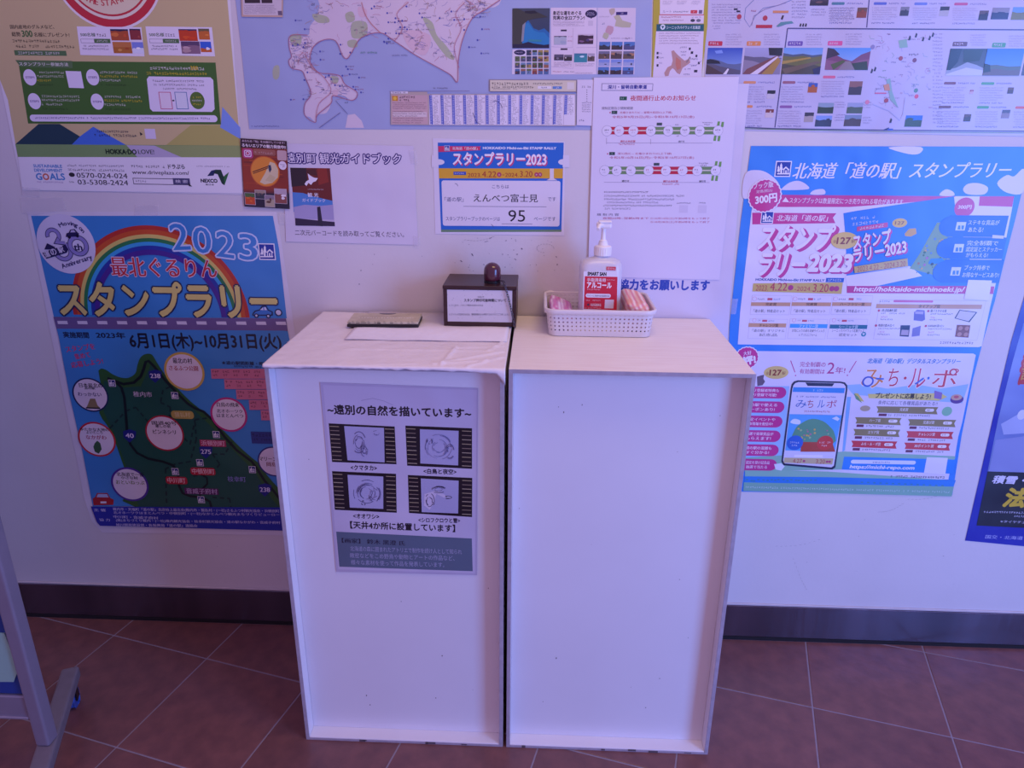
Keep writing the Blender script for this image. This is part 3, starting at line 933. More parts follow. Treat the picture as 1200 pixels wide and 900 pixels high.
def caster(s):
    bm = bmesh.new(); Mc = Mx @ Matrix.Translation((s, 0, .0245)) @ Matrix.Rotation(R(90), 4, 'X')
    vs = bmesh.ops.create_cone(bm, cap_ends=True, segments=24, radius1=.024, radius2=.024, depth=.018)['verts']
    for v in vs: v.co = Mc @ v.co
    bmesh.ops.bevel(bm, geom=[e for e in bm.edges if len(e.link_faces) == 2 and e.calc_face_angle() > 1], offset=.003, segments=2, affect='EDGES')
    bm_obj('caster', bm, CAST, sd)
    bm = bmesh.new(); add_box(bm, (s - .012, -.014, .02), (s + .012, -.0105, pz - .03), .001, 1, Mx); add_box(bm, (s - .012, .0105, .02), (s + .012, .014, pz - .03), .001, 1, Mx); add_box(bm, (s - .012, -.014, .049), (s + .012, .014, pz - .03), .001, 1, Mx)
    bm_obj('caster_fork', bm, BLACKPL, sd)
caster(Lf - .035); caster(-.26)
# lower rail and the board it carries
r0, r1 = at(30, 808, Y=pb.y + .01), at(-60, 830, Y=pb.y + .01)
zr = r0.z
for k, (zz, hh_) in enumerate(((zr, .006), (zr - .045, .036), (zr - .058, .006))):
    pass
bm = bmesh.new()
add_box(bm, (-1.0, -.010, zr - .058), (-.0145, .010, zr), .003, 2)
add_box(bm, (-1.0, -.014, zr - .058), (-.0145, .014, zr - .051), .002, 1)
bm_obj('lower_rail', bm, ALU, sd)
BLUEB = mat('deep_blue_board', '#1d3f8c', rough=.45)
PALE = mat('pale_green_sheet', '#8fb8ae', rough=.6, bump=.1)
bm = bmesh.new(); add_box(bm, (-.98, -.006, zr + .002), (-.016, .006, 1.45), .002, 1); bm_obj('display_board', bm, BLUEB, sd)
bm = bmesh.new()
c0 = at(0, 690, Y=pb.y - .01); c1 = at(18, 775, Y=pb.y - .01)
w_ = lambda x, y: Vector((at(x, y, Y=pb.y - .008).x - pb.x, 0, at(x, y, Y=pb.y - .008).z))
q = [Vector((-.9, 0, zr + .004)), w_(16, 799), w_(20, 789), w_(14, 765), w_(5, 742), Vector((-.9, 0, w_(0, 730).z))]
fr_ = [bm.verts.new(p + Vector((0, -.0085, 0))) for p in q]; bk_ = [bm.verts.new(p + Vector((0, -.0065, 0))) for p in q]
bm.faces.new(fr_); bm.faces.new(bk_[::-1])
for k in range(len(q)): bm.faces.new((fr_[k], fr_[(k + 1) % 6], bk_[(k + 1) % 6], bk_[k]))
bm_obj('pale_sheet', bm, PALE, sd)
# ================================================================== sheets on the wall
# --- beige and green leaflet poster, top corner
p = Poster('poster', 'beige and green stamp-collecting poster with red ring and two phone numbers above the rainbow poster', 'poster',
           [(-45, -110), (262, -110), (286, 228), (26, 223), (0, 95)], '#e4e0e6', axis=((28, 222), (283, 226.5)), seed=2)
p.z(0, 0, 3.752)
p.Q([(-170, -420), (962, -420), (1062, 690), (78, 690), (35, 440), (0, 350), (-60, 0)], '#cbb987')
p.C(462, -150, 250, '#eadfe2', n=60); p.C(462, -150, 240, '#c32a3c', n=60); p.C(462, -150, 208, '#e6dcc8', n=60)
p.C(462, -150, 196, '#c32a3c', n=60); p.C(462, -150, 188, '#e2d4b4', n=60)
p.TA('THE STAMP', 462, -150, 162, -122, -58, 24, '#c32a3c', bold=.02, inward=True)
p.T('国内産地のグルメなど、', 45, 238, 118, 18, '#3a3020', y2=118, bold=.02)
p.T('総勢', 52, 90, 150, 20, '#3a3020', bold=.02); p.T('300', 96, 142, 148, 27, '#3f6a36', bold=.03); p.T('名様にプレゼント!', 150, 305, 152, 19, '#3a3020', bold=.02)
p.G(55, 270, 180, 13, '#4a3e2c'); p.G(58, 340, 203, 13, '#4a3e2c')
p.Bx(64, 292, 232, 22, '#4f7448'); p.G(80, 275, 233, 12, '#dfe0d8')
for x0, x1 in ((338, 636), (640, 946)):
    p.Q([(x0, 116), (x1 - 14, 120), (x1, 248), (x0 + 16, 242)], '#e8e2ee')
    p.T('500名様', x0 + 16, x0 + 82, 152, 16, '#4a6a44', bold=.02); p.G(x0 + 88, x0 + 142, 154, 12, '#3a3040')
    p.Fr(x0 + 18, x0 + 78, 180, 18, 1.5, '#6a6a7a', '#e8e2ee'); p.Bx(x0 + 78, x0 + 148, 180, 19, '#4f7448'); p.G(x0 + 88, x0 + 138, 180, 9, '#e0e0da')
    p.G(x0 + 30, x0 + 145, 202, 8, '#5c5468'); p.G(x0 + 26, x0 + 150, 215, 8, '#5c5468')
p.Photo(488, 566, 153, 50, '#1c1c48', '#b0502a', ['#c9552c', '#d8783a'], .2); p.Photo(572, 620, 151, 48, '#2a1c40', '#8a3038', ['#b05048'], .2)
p.Photo(498, 580, 209, 50, '#c07840', '#b06a2a', ['#d89a4c', '#a84a20'], .5); p.Photo(582, 632, 210, 50, '#7a8ad8', '#dfe4f4', ['#ffffff'], .6)
p.Photo(788, 868, 154, 52, '#2a2f58', '#c8401c', ['#e0561e', '#d84418'], .15); p.Photo(874, 922, 150, 48, '#6a6040', '#c86a2a', ['#e88a3c'], .3)
p.Photo(798, 880, 209, 54, '#5a4468', '#8a6a80', ['#c9a8b0', '#b8989c'], .4); p.Photo(882, 930, 206, 46, '#2f62d0', '#c8642a', ['#f4f0f4'], .7)
p.Q([(80, 268), (948, 275), (972, 547), (124, 543)], '#3f6b2a')
p.Q([(68, 264), (318, 268), (320, 300), (90, 294)], '#55764a'); p.T('スタンプラリー参加方法', 84, 300, 281, 16, '#e2e4da', bold=.02)
for i, (cx_, cy_) in enumerate(((132, 340), (408, 340), (152, 445), (428, 447))):
    p.C(cx_, cy_, 28, '#e4def0', ry=1.15); p.T('STEP%d' % (i + 1), cx_ - 19, cx_ + 19, cy_, 9, '#6a4a8a', bold=.02)
    tx = cx_ + 32
    wd = 120 if i == 0 else 170
    p.G(tx, tx + wd, cy_ - 22, 10, '#d8dccc'); p.G(tx, tx + wd, cy_ - 5, 10, '#d8dccc' if i % 2 == 0 else '#cfc02a'); p.G(tx, tx + wd * .55, cy_ + 13, 10, '#cfc02a' if i == 0 else '#d8dccc')
    p.G(tx + 4, tx + wd * .7, cy_ + 33, 8, '#243c18')
p.Q([(288, 312), (356, 314), (370, 388), (304, 386)], '#e4def0')
p.G(660, 905, 300, 13, '#e6e6dc'); p.T('300', 838, 870, 299, 17, '#d8b828', bold=.02); p.G(645, 920, 322, 12, '#d2c22c')
p.Q([(655, 336), (925, 340), (938, 352), (944, 480), (932, 492), (672, 490), (660, 478), (646, 348)], '#e4def0')
p.G(672, 905, 355, 9, '#4a4458'); p.G(676, 900, 372, 8, '#4a4458'); p.G(710, 870, 390, 8, '#4a4458')
p.Fr(702, 756, 442, 76, 3, '#c85a80', '#e8dce8'); p.Fr(772, 826, 442, 76, 3, '#5a80b0', '#dce0ec'); p.T('・', 757, 768, 442, 7, '#333344')
p.C(868, 442, 32, '#55742f', ry=1.1); p.G(848, 890, 428, 8, '#d2c22c'); p.G(845, 892, 442, 8, '#e4e4da'); p.G(848, 890, 458, 8, '#d2c22c')
p.Bx(132, 956, 519, 30, '#e4def0', y2=522, rnd=.5); p.G(155, 935, 518, 9, '#5a4a80', y2=521)
p.Q([(68, 634), (170, 545), (262, 545), (352, 600), (316, 636)], '#173c4c'); p.Q([(316, 636), (352, 600), (410, 557), (556, 638)], '#4272d0')
p.Q([(728, 640), (840, 550), (1040, 550), (1052, 612), (1056, 640)], '#b4ae62'); p.Q([(978, 470), (1056, 560), (1058, 612), (968, 560), (972, 545)], '#7d9be0')
p.Q([(68, 634), (1057, 640), (1062, 692), (80, 690)], '#7a9c62'); p.Q([(556, 638), (680, 640), (800, 692), (604, 690)], '#b8b0c8')
p.Q([(680, 640), (1057, 640), (1062, 692), (800, 692)], '#94a566')
p.G(415, 575, 577, 10, '#2c2a4a'); p.G(415, 612, 594, 11, '#2c2a4a'); p.Q([(614, 580), (628, 590), (618, 597)], '#1c1c30'); p.Bx(638, 684, 588, 44, '#d8d0e4')
p.T('HOKKA·DO', 466, 600, 666, 20, '#14301c', bold=.045); p.T('LOVE!', 608, 678, 667, 19, '#14301c', bold=.01)
p.Q([(80, 690), (1062, 692), (1068, 850), (98, 835)], '#e8e4ec')
p.T('SUSTAINABLE', 148, 273, 729, 13, '#3f88c8', bold=.03); p.T('DEVELOPMENT', 152, 275, 748, 13, '#3f88c8', bold=.03)
p.T('G', 160, 185, 776, 28, '#3f88c8', bold=.03); p.Ring(203, 777, 14, 6, '#c8604a', '#e8e4ec'); p.T('ALS', 220, 285, 776, 28, '#3f88c8', bold=.03); p.G(165, 285, 800, 7, '#9a80b0')
p.G(296, 554, 727, 9, '#6a6478'); p.G(300, 556, 746, 10, '#55505f')
p.C(317, 768, 13, '#2a2832', ry=.7); p.T('0570-024-024', 338, 560, 770, 22, '#33313c', bold=.01)
p.G(305, 332, 799, 8, '#55505f'); p.T('03-5308-2424', 343, 563, 800, 22, '#33313c', bold=.01)
p.G(578, 732, 731, 11, '#44404c'); p.T('ドラぷら', 740, 812, 732, 19, '#2c2a34', bold=.03)
p.T('www.driveplaza.com/', 582, 832, 759, 22, '#26242e', bold=.01)
p.Fr(586, 836, 796, 28, 3, '#4a4658', '#e8e4ec'); p.G(598, 650, 796, 10, '#8a8494'); p.Bx(762, 836, 797, 28, '#4a4870'); p.T('検 索', 772, 826, 797, 14, '#e4e0ec'); p.Q([(826, 800), (846, 820), (832, 818)], '#22202c')
p.G(865, 1015, 730, 6, '#8a8494')
p.T('NEXCO', 884, 956, 794, 15, '#2a2a34', bold=.05); p.T('東日本', 904, 942, 811, 8, '#2a2a34', bold=.02)
p.Q([(912, 774), (930, 750), (952, 745), (940, 772)], '#16285a'); p.Q([(940, 762), (950, 746), (972, 746), (984, 776), (1006, 758), (988, 815), (976, 806), (958, 766)], '#163a30')
p.Q([(984, 776), (1008, 756), (988, 815)], '#2a6a38')
p.tape([(26, 219), (48, 221), (47, 231), (26, 229)])
p.build()

# --- rainbow poster
p = Poster('poster', 'blue 2023 rally poster with rainbow lettering and a green peninsula map', 'poster',
           [(31.5, 248), (324, 248), (345, 385), (366, 628), (120, 624), (107, 610), (98, 582), (90, 540), (70, 446)], '#dcd6e2', axis=((112, 612), (330, 619)), gloss=True, seed=3)
p.z(30, 240, 3.871)
p.Q([(25, 50), (1122, 50), (1150, 200), (1185, 515), (128, 508)], '#3d86c8')
for r0, c in ((1.0, '#b8352c'), (.955, '#c8542a'), (.905, '#d9c26a'), (.865, '#2e7a4c'), (.825, '#3fa0d8'), (.785, '#2a3a9c'), (.74, '#4a2a8c')):
    p.Arc(616, 505, 398 * r0 - 22, 398 * r0, 0, 180, c, 60)
p.Q([(25, 50), (1122, 50), (1122, 51), (25, 51)], '#3d86c8')
# badge
p.z(20, 245, 10.59)
p.C(612, 436, 358, '#d5cfe4', n=48)
gx = '#8f86c0'
p.Arc(452, 330, 45, 98, -60, 195, '#241e50', 30); p.Arc(452, 330, 52, 90, -58, 190, gx, 30)
p.Ln([(520, 360), (470, 410), (600, 425)], 52, '#241e50'); p.Ln([(520, 365), (480, 408), (600, 420)], 38, gx)
p.Arc(575, 520, 68, 125, -175, 60, '#241e50', 36); p.Arc(575, 520, 76, 117, -172, 58, gx, 36)
p.Arc(765, 452, 70, 130, 0, 360, '#241e50', 44); p.Arc(765, 452, 78, 122, 0, 360, gx, 44); p.C(765, 452, 70, '#d5cfe4')
p.T('th', 712, 812, 470, 80, '#241e50', bold=.03)
p.Q([(345, 500), (378, 422), (480, 470), (470, 500)], '#241e50'); p.Q([(320, 540), (610, 440), (640, 500), (625, 540), (370, 615)], '#241e50')
for ch, x, y in (('道', 378, 556), ('の', 458, 530), ('駅', 550, 502)): p.Ch(ch, x, y, 72, 72, .33, '#cfc9e0', bold=.03)
p.Q([(612, 345), (620, 300), (650, 290), (665, 255), (720, 245), (755, 285), (775, 300), (770, 340)], '#241e50'); p.Q([(668, 288), (678, 262), (712, 256), (735, 286)], '#b8b0d4')
p.C(655, 345, 20, '#15122c'); p.C(755, 330, 20, '#15122c')
p.TA('Moving on', 640, 400, 226, 122, 30, 46, '#3a3264', bold=.03)
p.TL('Anniversary', 552, 712, 935, 588, 54, '#3a3264', bold=.03)
p.z(30, 240, 3.871)
for ch, x, y, a in (('2', 700, 145, .05), ('0', 801, 160, -.05), ('2', 906, 180, -.12), ('3', 1010, 192, -.08)): p.Ch(ch, x, y, 78, 116, a, '#3f86cc', bold=.01, stroke=(.035, '#cdd6f0'))
p.T('最北ぐるりん', 388, 866, 280, 86, '#c0303c', bold=.015, stroke=(.03, '#dcc8dc'))
p.T('スタンプラリー', 150, 1138, 424, 150, '#d9c878', bold=.035, stroke=(.035, '#1d2450'), y2=436)
p.Em(1095, 212, 66)
p.Q([(128, 508), (1182, 515), (1190, 572), (142, 563)], '#6c5a8c')
for k in range(12): p.Q([(145 + k * 90, 526 + k * .3), (190 + k * 90, 526 + k * .3), (194 + k * 90, 541 + k * .3), (149 + k * 90, 540 + k * .3)], '#d6cfe0')
p.Q([(1030, 495), (1040, 480), (1062, 474), (1072, 458), (1092, 456), (1104, 476), (1122, 484), (1122, 502), (1030, 502)], '#16204a')
p.Q([(1036, 494), (1044, 484), (1066, 478), (1076, 463), (1090, 461), (1100, 479), (1117, 487), (1116, 497), (1036, 498)], '#3b7ac4')
p.C(1048, 502, 10, '#16204a'); p.C(1102, 504, 10, '#16204a'); p.C(1048, 502, 5, '#d0d0e4'); p.C(1102, 504, 5, '#d0d0e4'); p.Q([(1064, 476), (1078, 465), (1080, 477)], '#d8d8ec'); p.Q([(1083, 464), (1090, 464), (1096, 477), (1084, 477)], '#d8d8ec')
p.C(1148, 488, 17, '#16204a', n=12); p.C(1148, 488, 12, '#d8d2e4', n=12)
p.Q([(142, 563), (1190, 572), (1200, 620), (155, 612)], '#3d86c8')
p.z(50, 370, 3.462)
p.Q([(60, 52), (985, 60), (1010, 250), (1060, 770), (205, 772), (165, 560), (110, 320)], '#3d86c8')
p.T('実施期間', 85, 188, 76, 24, '#182040', bold=.03); p.T('2023年', 218, 335, 77, 25, '#182040', bold=.03)
p.T('6月1日(木)~10月31日(火)', 355, 968, 104, 72, '#15182e', bold=.03, y2=108)
for st_, x0, x1, y0, y1 in (('スタンプを', 95, 212, 136, 122), ('集めて', 132, 194, 166, 156), ('応募しよう!', 118, 245, 200, 182)):
    p.T(st_, x0, x1, y0, 24, '#d02a5c', y2=y1, bold=.02)
isl = [(228, 222), (240, 213), (262, 220), (285, 236), (320, 250), (352, 250), (378, 232), (386, 200), (396, 172), (412, 157), (432, 153), (448, 160), (466, 190), (500, 240), (545, 290), (600, 345), (640, 378), (690, 425), (740, 470), (800, 530), (850, 575), (880, 600), (915, 650), (970, 710), (1010, 740), (1030, 775), (380, 775), (355, 680), (320, 580), (280, 470), (232, 395), (240, 330), (236, 270)]
p.Q(smooth(isl[:34], False, 3) + isl[34:], '#2c5c2c')
p.Q([(250, 262), (330, 290), (400, 285), (440, 200), (500, 262), (600, 365), (700, 462), (790, 560), (860, 630), (930, 740), (960, 775), (392, 775), (365, 680), (330, 580), (290, 470), (250, 390)], '#1d5245')
dsh = '#12302e'
p.Dash([(275, 455), (340, 385), (380, 370), (430, 430), (450, 450)], 7, dsh, 18, 12)
p.Dash([(545, 275), (490, 300), (480, 350), (520, 370), (515, 430), (600, 520), (620, 420), (700, 410)], 7, dsh, 18, 12)
p.Dash([(620, 430), (625, 500), (600, 590), (540, 600), (500, 620), (505, 770)], 7, dsh, 18, 12)
p.Dash([(770, 510), (740, 560), (690, 560), (720, 600), (690, 640), (600, 650)], 7, dsh, 18, 12)
p.Dash([(690, 735), (760, 740), (765, 775)], 7, dsh, 18, 12)
rd = '#0b1a1c'
p.Ln([(265, 252), (290, 262), (330, 276), (372, 270), (400, 245), (412, 215), (420, 186), (432, 182), (455, 205), (500, 262), (545, 310), (590, 355), (620, 374), (655, 388), (690, 420), (740, 490), (790, 545), (850, 590), (872, 620), (900, 665), (935, 705), (962, 740)], 11, rd)
p.Ln([(300, 268), (322, 290), (334, 330), (340, 400), (345, 480), (358, 520), (385, 555), (430, 578), (490, 590), (530, 605), (550, 630), (556, 690), (570, 718), (600, 730), (650, 735), (680, 752), (686, 775)], 11, rd)
p.Ln([(640, 640), (668, 655), (670, 680), (650, 700), (640, 730)], 8, rd)
for x, y, r, c, w_ in ((196, 320, 72, '#1c2458', 6), (222, 500, 75, '#c02a3a', 7), (577, 225, 81, '#c8a850', 9), (757, 400, 74, '#b82a78', 8), (497, 475, 77, '#b02038', 6), (356, 682, 75, '#4a2a90', 8), (940, 590, 66, '#2a2a78', 6)):
    p.Ring(x, y, r, w_, c, '#ddd2e0', n=36)
for st_, x0, x1, y, h_, c in (('日本最北の', 150, 243, 280, 18, BLK), ('道の駅', 172, 215, 292, 10, BLK), ('わっかない', 145, 240, 316, 16, '#262a6a'),
    ('ゆたかな大地の', 155, 270, 458, 13, BLK), ('よいところ', 180, 245, 470, 12, BLK), ('なかがわ', 178, 260, 490, 17, '#a0205a'),
    ('最北の村', 530, 608, 180, 22, BLK), ('さるふつ公園', 515, 632, 210, 20, '#a02a30'),
    ('白鳥の飛来', 708, 798, 358, 18, BLK), ('北オホーツク', 708, 812, 384, 15, '#262a4a'), ('はまとんべつ', 708, 815, 402, 15, '#262a4a'),
    ('国道40号', 445, 545, 432, 16, BLK), ('癒しの宿', 460, 520, 445, 13, BLK), ('ピンネシリ', 450, 542, 468, 17, BLK),
    ('北海道で一番', 302, 412, 640, 16, BLK), ('小さな村', 320, 388, 654, 13, BLK), ('おといねっぷ', 300, 415, 672, 16, '#6a7a3a'), ('マリーン', 880, 950, 578, 16, BLK), ('岡島', 910, 950, 600, 18, '#7a2030')):
    p.T(st_, x0, x1, y, h_, c, bold=.02)
p.Q([(185, 360), (195, 335), (215, 335), (225, 362), (235, 372), (180, 372)], '#8c7a58'); p.Ln([(178, 372), (236, 374)], 6, '#22242c')
p.Q([(214, 515), (224, 505), (236, 515), (242, 540), (230, 558), (214, 550), (208, 530)], '#3a5c40')
for x, y in ((284, 272), (538, 322), (706, 480), (640, 594), (540, 630), (852, 622), (645, 744)): p.Em(x, y, 24, blue='#24307c')
for st_, x, y in (('238', 459, 243), ('40', 355, 485), ('275', 664, 550), ('238', 903, 704)):
    p.Q([(x - 27, y - 18), (x, y - 26), (x + 27, y - 18), (x + 24, y + 6), (x, y + 28), (x - 24, y + 6)], '#1c2480'); p.T(st_, x - 20 + 4 * (len(st_) == 2), x + 20 - 4 * (len(st_) == 2), y - 1, 18, '#ddd8ee', bold=.02)
p.T('稚内市', 370, 445, 316, 22, '#cfc6dc', bold=.01); p.Bx(524, 615, 399, 32, '#b4a050', rnd=.4); p.T('猿払村', 538, 600, 399, 20, '#d8cca0')
p.Bx(640, 745, 514, 27, '#a83a5c'); p.T('浜頓別町', 645, 740, 514, 21, '#e2b8cc', bold=.01)
p.Bx(602, 702, 628, 30, '#b02434', rnd=.3); p.T('中頓別町', 608, 698, 628, 22, '#e4c4cc', bold=.01)
p.Bx(502, 588, 665, 30, '#b02434', rnd=.3); p.T('中川町', 508, 580, 665, 22, '#e4c4cc', bold=.01)
p.T('枝幸町', 752, 825, 660, 22, '#8a8ac8', bold=.01); p.Bx(578, 715, 708, 25, '#5a2a5c'); p.T('音威子府村', 585, 710, 708, 22, '#c0a8cc', bold=.01)
p.T('★道の駅間距離・時間表', 728, 935, 189, 15, '#1c1c34', bold=.02); p.G(778, 930, 204, 8, '#1c1c34')
for k, (x0, y0) in enumerate(((684, 234), (738, 276), (786, 318), (838, 360), (886, 402))):
    p.Q([(x0, y0 - 20), (1010, y0 - 20), (1010, y0 + 20), (x0 + 3, y0 + 20)], '#c8728c')
    x = x0 + 6
    while x < 960:
        p.G(x, x + 34, y0 - 9, 9, '#5c2038'); p.G(x + 3, x + 30, y0 + 6, 9, '#6a2840'); x += 42
p.Bx(848, 1000, 492, 48, '#2a3a80'); p.G(852, 1000, 482, 12, '#16204c'); p.G(858, 990, 500, 9, '#16204c')
p.Q([(204, 740), (214, 735), (222, 718), (264, 718), (276, 738), (290, 745), (288, 766), (208, 768)], '#a8202e'); p.Q([(220, 735), (226, 722), (262, 722), (270, 736)], '#a8b4d8'); p.Q([(236, 752), (260, 752), (260, 760), (236, 760)], '#e0d8e4')
p.Q([(198, 772), (1050, 776), (1058, 872), (235, 850), (222, 835)], '#1c2c9c')
p.T('主 催', 210, 258, 785, 12, '#cdc6e4', bold=.01); p.T('稚内市・天塩町「道の駅」北宗谷上最北会(稚内市・猿払村・(一社)さるふつ村観光協会・浜頓別町', 288, 962, 783, 14, '#cdc6e4', bold=.01, y2=791)
p.T('北オホーツクはまとんべつ・中頓別町・(一社)なかとんべつ観光まちづくりビューロー', 290, 962, 797, 13, '#cdc6e4', bold=.01, y2=806)
p.T('中川町・音威子府村', 290, 470, 813, 12, '#cdc6e4', bold=.01)
p.T('協 力', 232, 275, 825, 11, '#cdc6e4', bold=.01); p.T('(株)まちづくり稚内・(一社)稚内観光協会・枝幸町観光協会・道の駅なかがわ・音威子府村', 300, 965, 828, 13, '#cdc6e4', bold=.01, y2=838)
p.T('旭川開発建設部・各振興局「道の駅」連絡会', 300, 630, 846, 12, '#cdc6e4', bold=.01, y2=850)
p.tape([(24, 232), (74, 231), (78, 246), (40, 252), (26, 250)]); p.tape([(158, 240), (186, 240), (186, 252), (158, 252)])
p.build()

# --- big road map
p = Poster('poster', 'large pale blue road map poster of an island with a station index table', 'poster',
           [(262, -120), (767, -120), (763, 60), (762, 98), (697, 152), (292, 151), (283, 60)], '#a0acd2', axis=((292, 151), (697, 152)), gloss=True, seed=4)
p.z(270, 0, 3.636)
LAND, GRN, PNK = '#d6c8d6', '#b0b69c', '#d8bcc8'
p.Q([(360, -300), (380, 20), (340, 110), (330, 150), (258, 150), (252, 200), (262, 240), (250, 260), (262, 290), (305, 300), (320, 330), (330, 350), (345, 400), (320, 440), (318, 490), (340, 500), (362, 520), (372, 490), (410, 480), (430, 440), (440, 405), (480, 408), (520, 428), (542, 395), (520, 380), (490, 360), (470, 325), (430, 315), (420, 330), (380, 310), (350, 280), (340, 250), (355, 200), (370, 180), (400, 170), (450, 175), (478, 235), (498, 250), (520, 220), (560, 160), (640, 140), (700, 175), (790, 235), (880, 285), (940, 320), (968, 350), (975, 320), (972, 260), (990, 170), (1030, 80), (1090, 40), (1160, -10), (1200, -300)], LAND, sm=4)
p.Q([(490, 545), (500, 490), (530, 485), (560, 515), (570, 545)], LAND); p.Q([(180, 300), (190, 280), (208, 282), (208, 325), (195, 340), (182, 330)], GRN, sm=3)
for pts in ([(256, 150), (300, 148), (298, 190), (262, 190)], [(350, 60), (410, 70), (420, 95), (370, 95)], [(520, 95), (578, 95), (580, 150), (535, 165), (515, 150)], [(820, 75), (860, 95), (880, 150), (920, 195), (955, 250), (925, 245), (880, 190), (850, 140)], [(490, 60), (520, 50), (530, 85), (500, 95)], [(500, 175), (535, 170), (540, 200), (505, 200)], [(430, 325), (460, 330), (455, 355), (432, 350)]):
    p.Q(pts, GRN, sm=4)
for pts in ([(545, 30), (580, 40), (578, 70), (550, 70)], [(435, 385), (458, 385), (455, 410), (438, 410)], [(740, 130), (850, 150), (830, 235), (760, 200)]): p.Q(pts, PNK, sm=4)
rng = random.Random(12)
def inland():
    x = rng.uniform(300, 1100); return x, rng.uniform(5, 330 if x < 1000 and x > 700 else 130)
for k in range(210):
    x, y = rng.choice([(rng.uniform(340, 690), rng.uniform(5, 150)), (rng.uniform(700, 1000), rng.uniform(5, 150 + 0)), (rng.uniform(760, 960), rng.uniform(150, 240)), (rng.uniform(265, 350), rng.uniform(150, 290)), (rng.uniform(330, 500), rng.uniform(340, 440)), (rng.uniform(1000, 1100), rng.uniform(0, 60))])
    pts = [(x, y)]
    a = rng.uniform(0, 6.28)
    for q in range(4):
        a += rng.uniform(-.8, .8); pts.append((pts[-1][0] + 9 * math.cos(a), pts[-1][1] + 7 * math.sin(a)))
    p.Ln(pts, rng.uniform(1.0, 1.9), rng.choice(['#b87888', '#9a90ba', '#b89a88', '#c090a4', '#8484b4', '#b8a4c0']), sm=2)
    if k % 2: p.G(x - 8, x + 8, y + 8, 5.5, rng.choice(['#3a3a7a', '#5a3a5a', '#2a2a4a']), gap=0)
for k in range(60):
    x, y = rng.choice([(rng.uniform(240, 330), rng.uniform(10, 520)), (rng.uniform(370, 560), rng.uniform(190, 300)), (rng.uniform(640, 760), rng.uniform(60, 200)), (rng.uniform(980, 1100), rng.uniform(60, 230)), (rng.uniform(380, 560), rng.uniform(300, 400)), (rng.uniform(500, 960), rng.uniform(10, 150))])
    p.C(x, y, 4, '#4a50a8', n=8); p.G(x + 7, x + rng.uniform(14, 44), y, 6, rng.choice(['#5a5a9a', '#8a5a80', '#a8506a', '#4a4a8a']), gap=0)
coast = [(330, 150), (258, 152), (252, 200), (262, 240), (250, 260), (262, 290), (305, 302), (320, 330), (345, 400), (320, 440), (318, 490), (362, 522), (372, 490), (430, 440), (440, 407), (520, 428), (542, 395), (490, 360), (470, 325), (430, 315), (380, 310), (350, 280), (340, 250), (355, 200), (400, 170), (450, 175), (478, 235), (498, 250), (520, 220), (560, 160), (640, 140), (700, 175), (790, 235), (880, 285), (940, 320), (968, 350), (972, 260), (990, 170), (1030, 80), (1090, 40), (1150, 0)]
p.Ln(coast, 3, '#a86a88', sm=4); p.Ln([(640, 140), (600, 100), (575, 60), (560, 10)], 2.4, '#c07070', sm=4); p.Ln([(700, 175), (735, 120), (710, 60), (760, 10)], 2, '#b87080', sm=4); p.Ln([(975, 290), (955, 200), (985, 120), (960, 60), (1000, 10)], 2, '#b87080', sm=4); p.Ln([(365, 500), (380, 440), (430, 390), (400, 330), (350, 290), (320, 230)], 2, '#b87080', sm=4); p.Ln([(380, 545), (470, 480)], 2, '#5a5a98'); p.Ln([(450, 430), (500, 485)], 2, '#5a5a98')
p.Ln([(680, 390), (1020, 388)], 1.6, '#7a6a98'); p.G(555, 630, 224, 8, '#3a8a80'); p.G(690, 760, 236, 6, '#4a4a8a'); p.G(90, 215, 538, 6, '#4a4a8a'); p.G(865, 930, 376, 6, '#4a3a6a')
p.Q([(45, -60), (228, -60), (224, 74), (50, 72)], '#c8a898'); p.Q([(52, -60), (222, -60), (218, 66), (56, 64)], '#d0c4cc'); p.Bx(62, 128, 5, 18, '#2a1c28'); p.Bx(134, 180, 5, 18, '#30202a'); p.GB(60, 200, 20, 60, 5, '#8a7c90'); p.Bx(204, 222, 56, 18, '#6a5a74')
p.z(450, 80, 4.615)
p.Q([(38, 128), (235, 128), (235, 140), (1035, 140), (1037, 312), (38, 306)], '#b8a8a0'); p.Q([(43, 145), (238, 145), (238, 302), (43, 302)], '#c8a8ac'); p.Q([(244, 144), (1032, 144), (1032, 308), (246, 306)], '#e2dcea')
p.Bx(45, 76, 163, 28, '#c88a2a'); p.C(60, 163, 9, '#e8c040'); p.G(84, 178, 156, 13, '#2c2028'); p.G(84, 150, 173, 12, '#2c2028'); p.GB(48, 232, 182, 222, 4, '#7a5a60'); p.Bx(48, 232, 250, 26, '#d8c8cc'); p.GB(48, 230, 228, 300, 6, '#80666c')
p.Bx(38, 130, 131, 11, '#e2dce6'); p.G(44, 122, 131, 8, '#2c2838')
for c in range(13):
    x = 248 + c * 60.6; rows = 15 if c < 12 else 10
    p.Bx(x, x + 15, 144 + rows * 5.4, rows * 10.6, '#3a52b8')
    for r_ in range(rows): p.G(x + 19, x + 19 + p.rr.uniform(22, 38), 151 + r_ * 10.7, 6.4, '#5a4c66', gap=.1); p.Bx(x + 3, x + 12, 151 + r_ * 10.7, 4, '#c8cce8')
    p.Ln([(x - 4, 146), (x - 4, 306)], 1.2, '#a89ab0')
p.Bx(570, 1042, 94, 66, '#8a7c84', y2=96); p.Bx(574, 1038, 94, 59, '#d6cdb8', y2=96); p.G(584, 790, 84, 14, '#28242c'); p.G(584, 818, 102, 12, '#28242c'); p.G(806, 972, 84, 10, '#3a3638'); p.Bx(832, 905, 104, 14, '#e8e4ea'); p.G(850, 892, 104, 9, '#3a3a6a'); p.Bx(912, 962, 105, 14, '#5a88c8'); p.G(922, 955, 105, 9, '#e8e8f4')
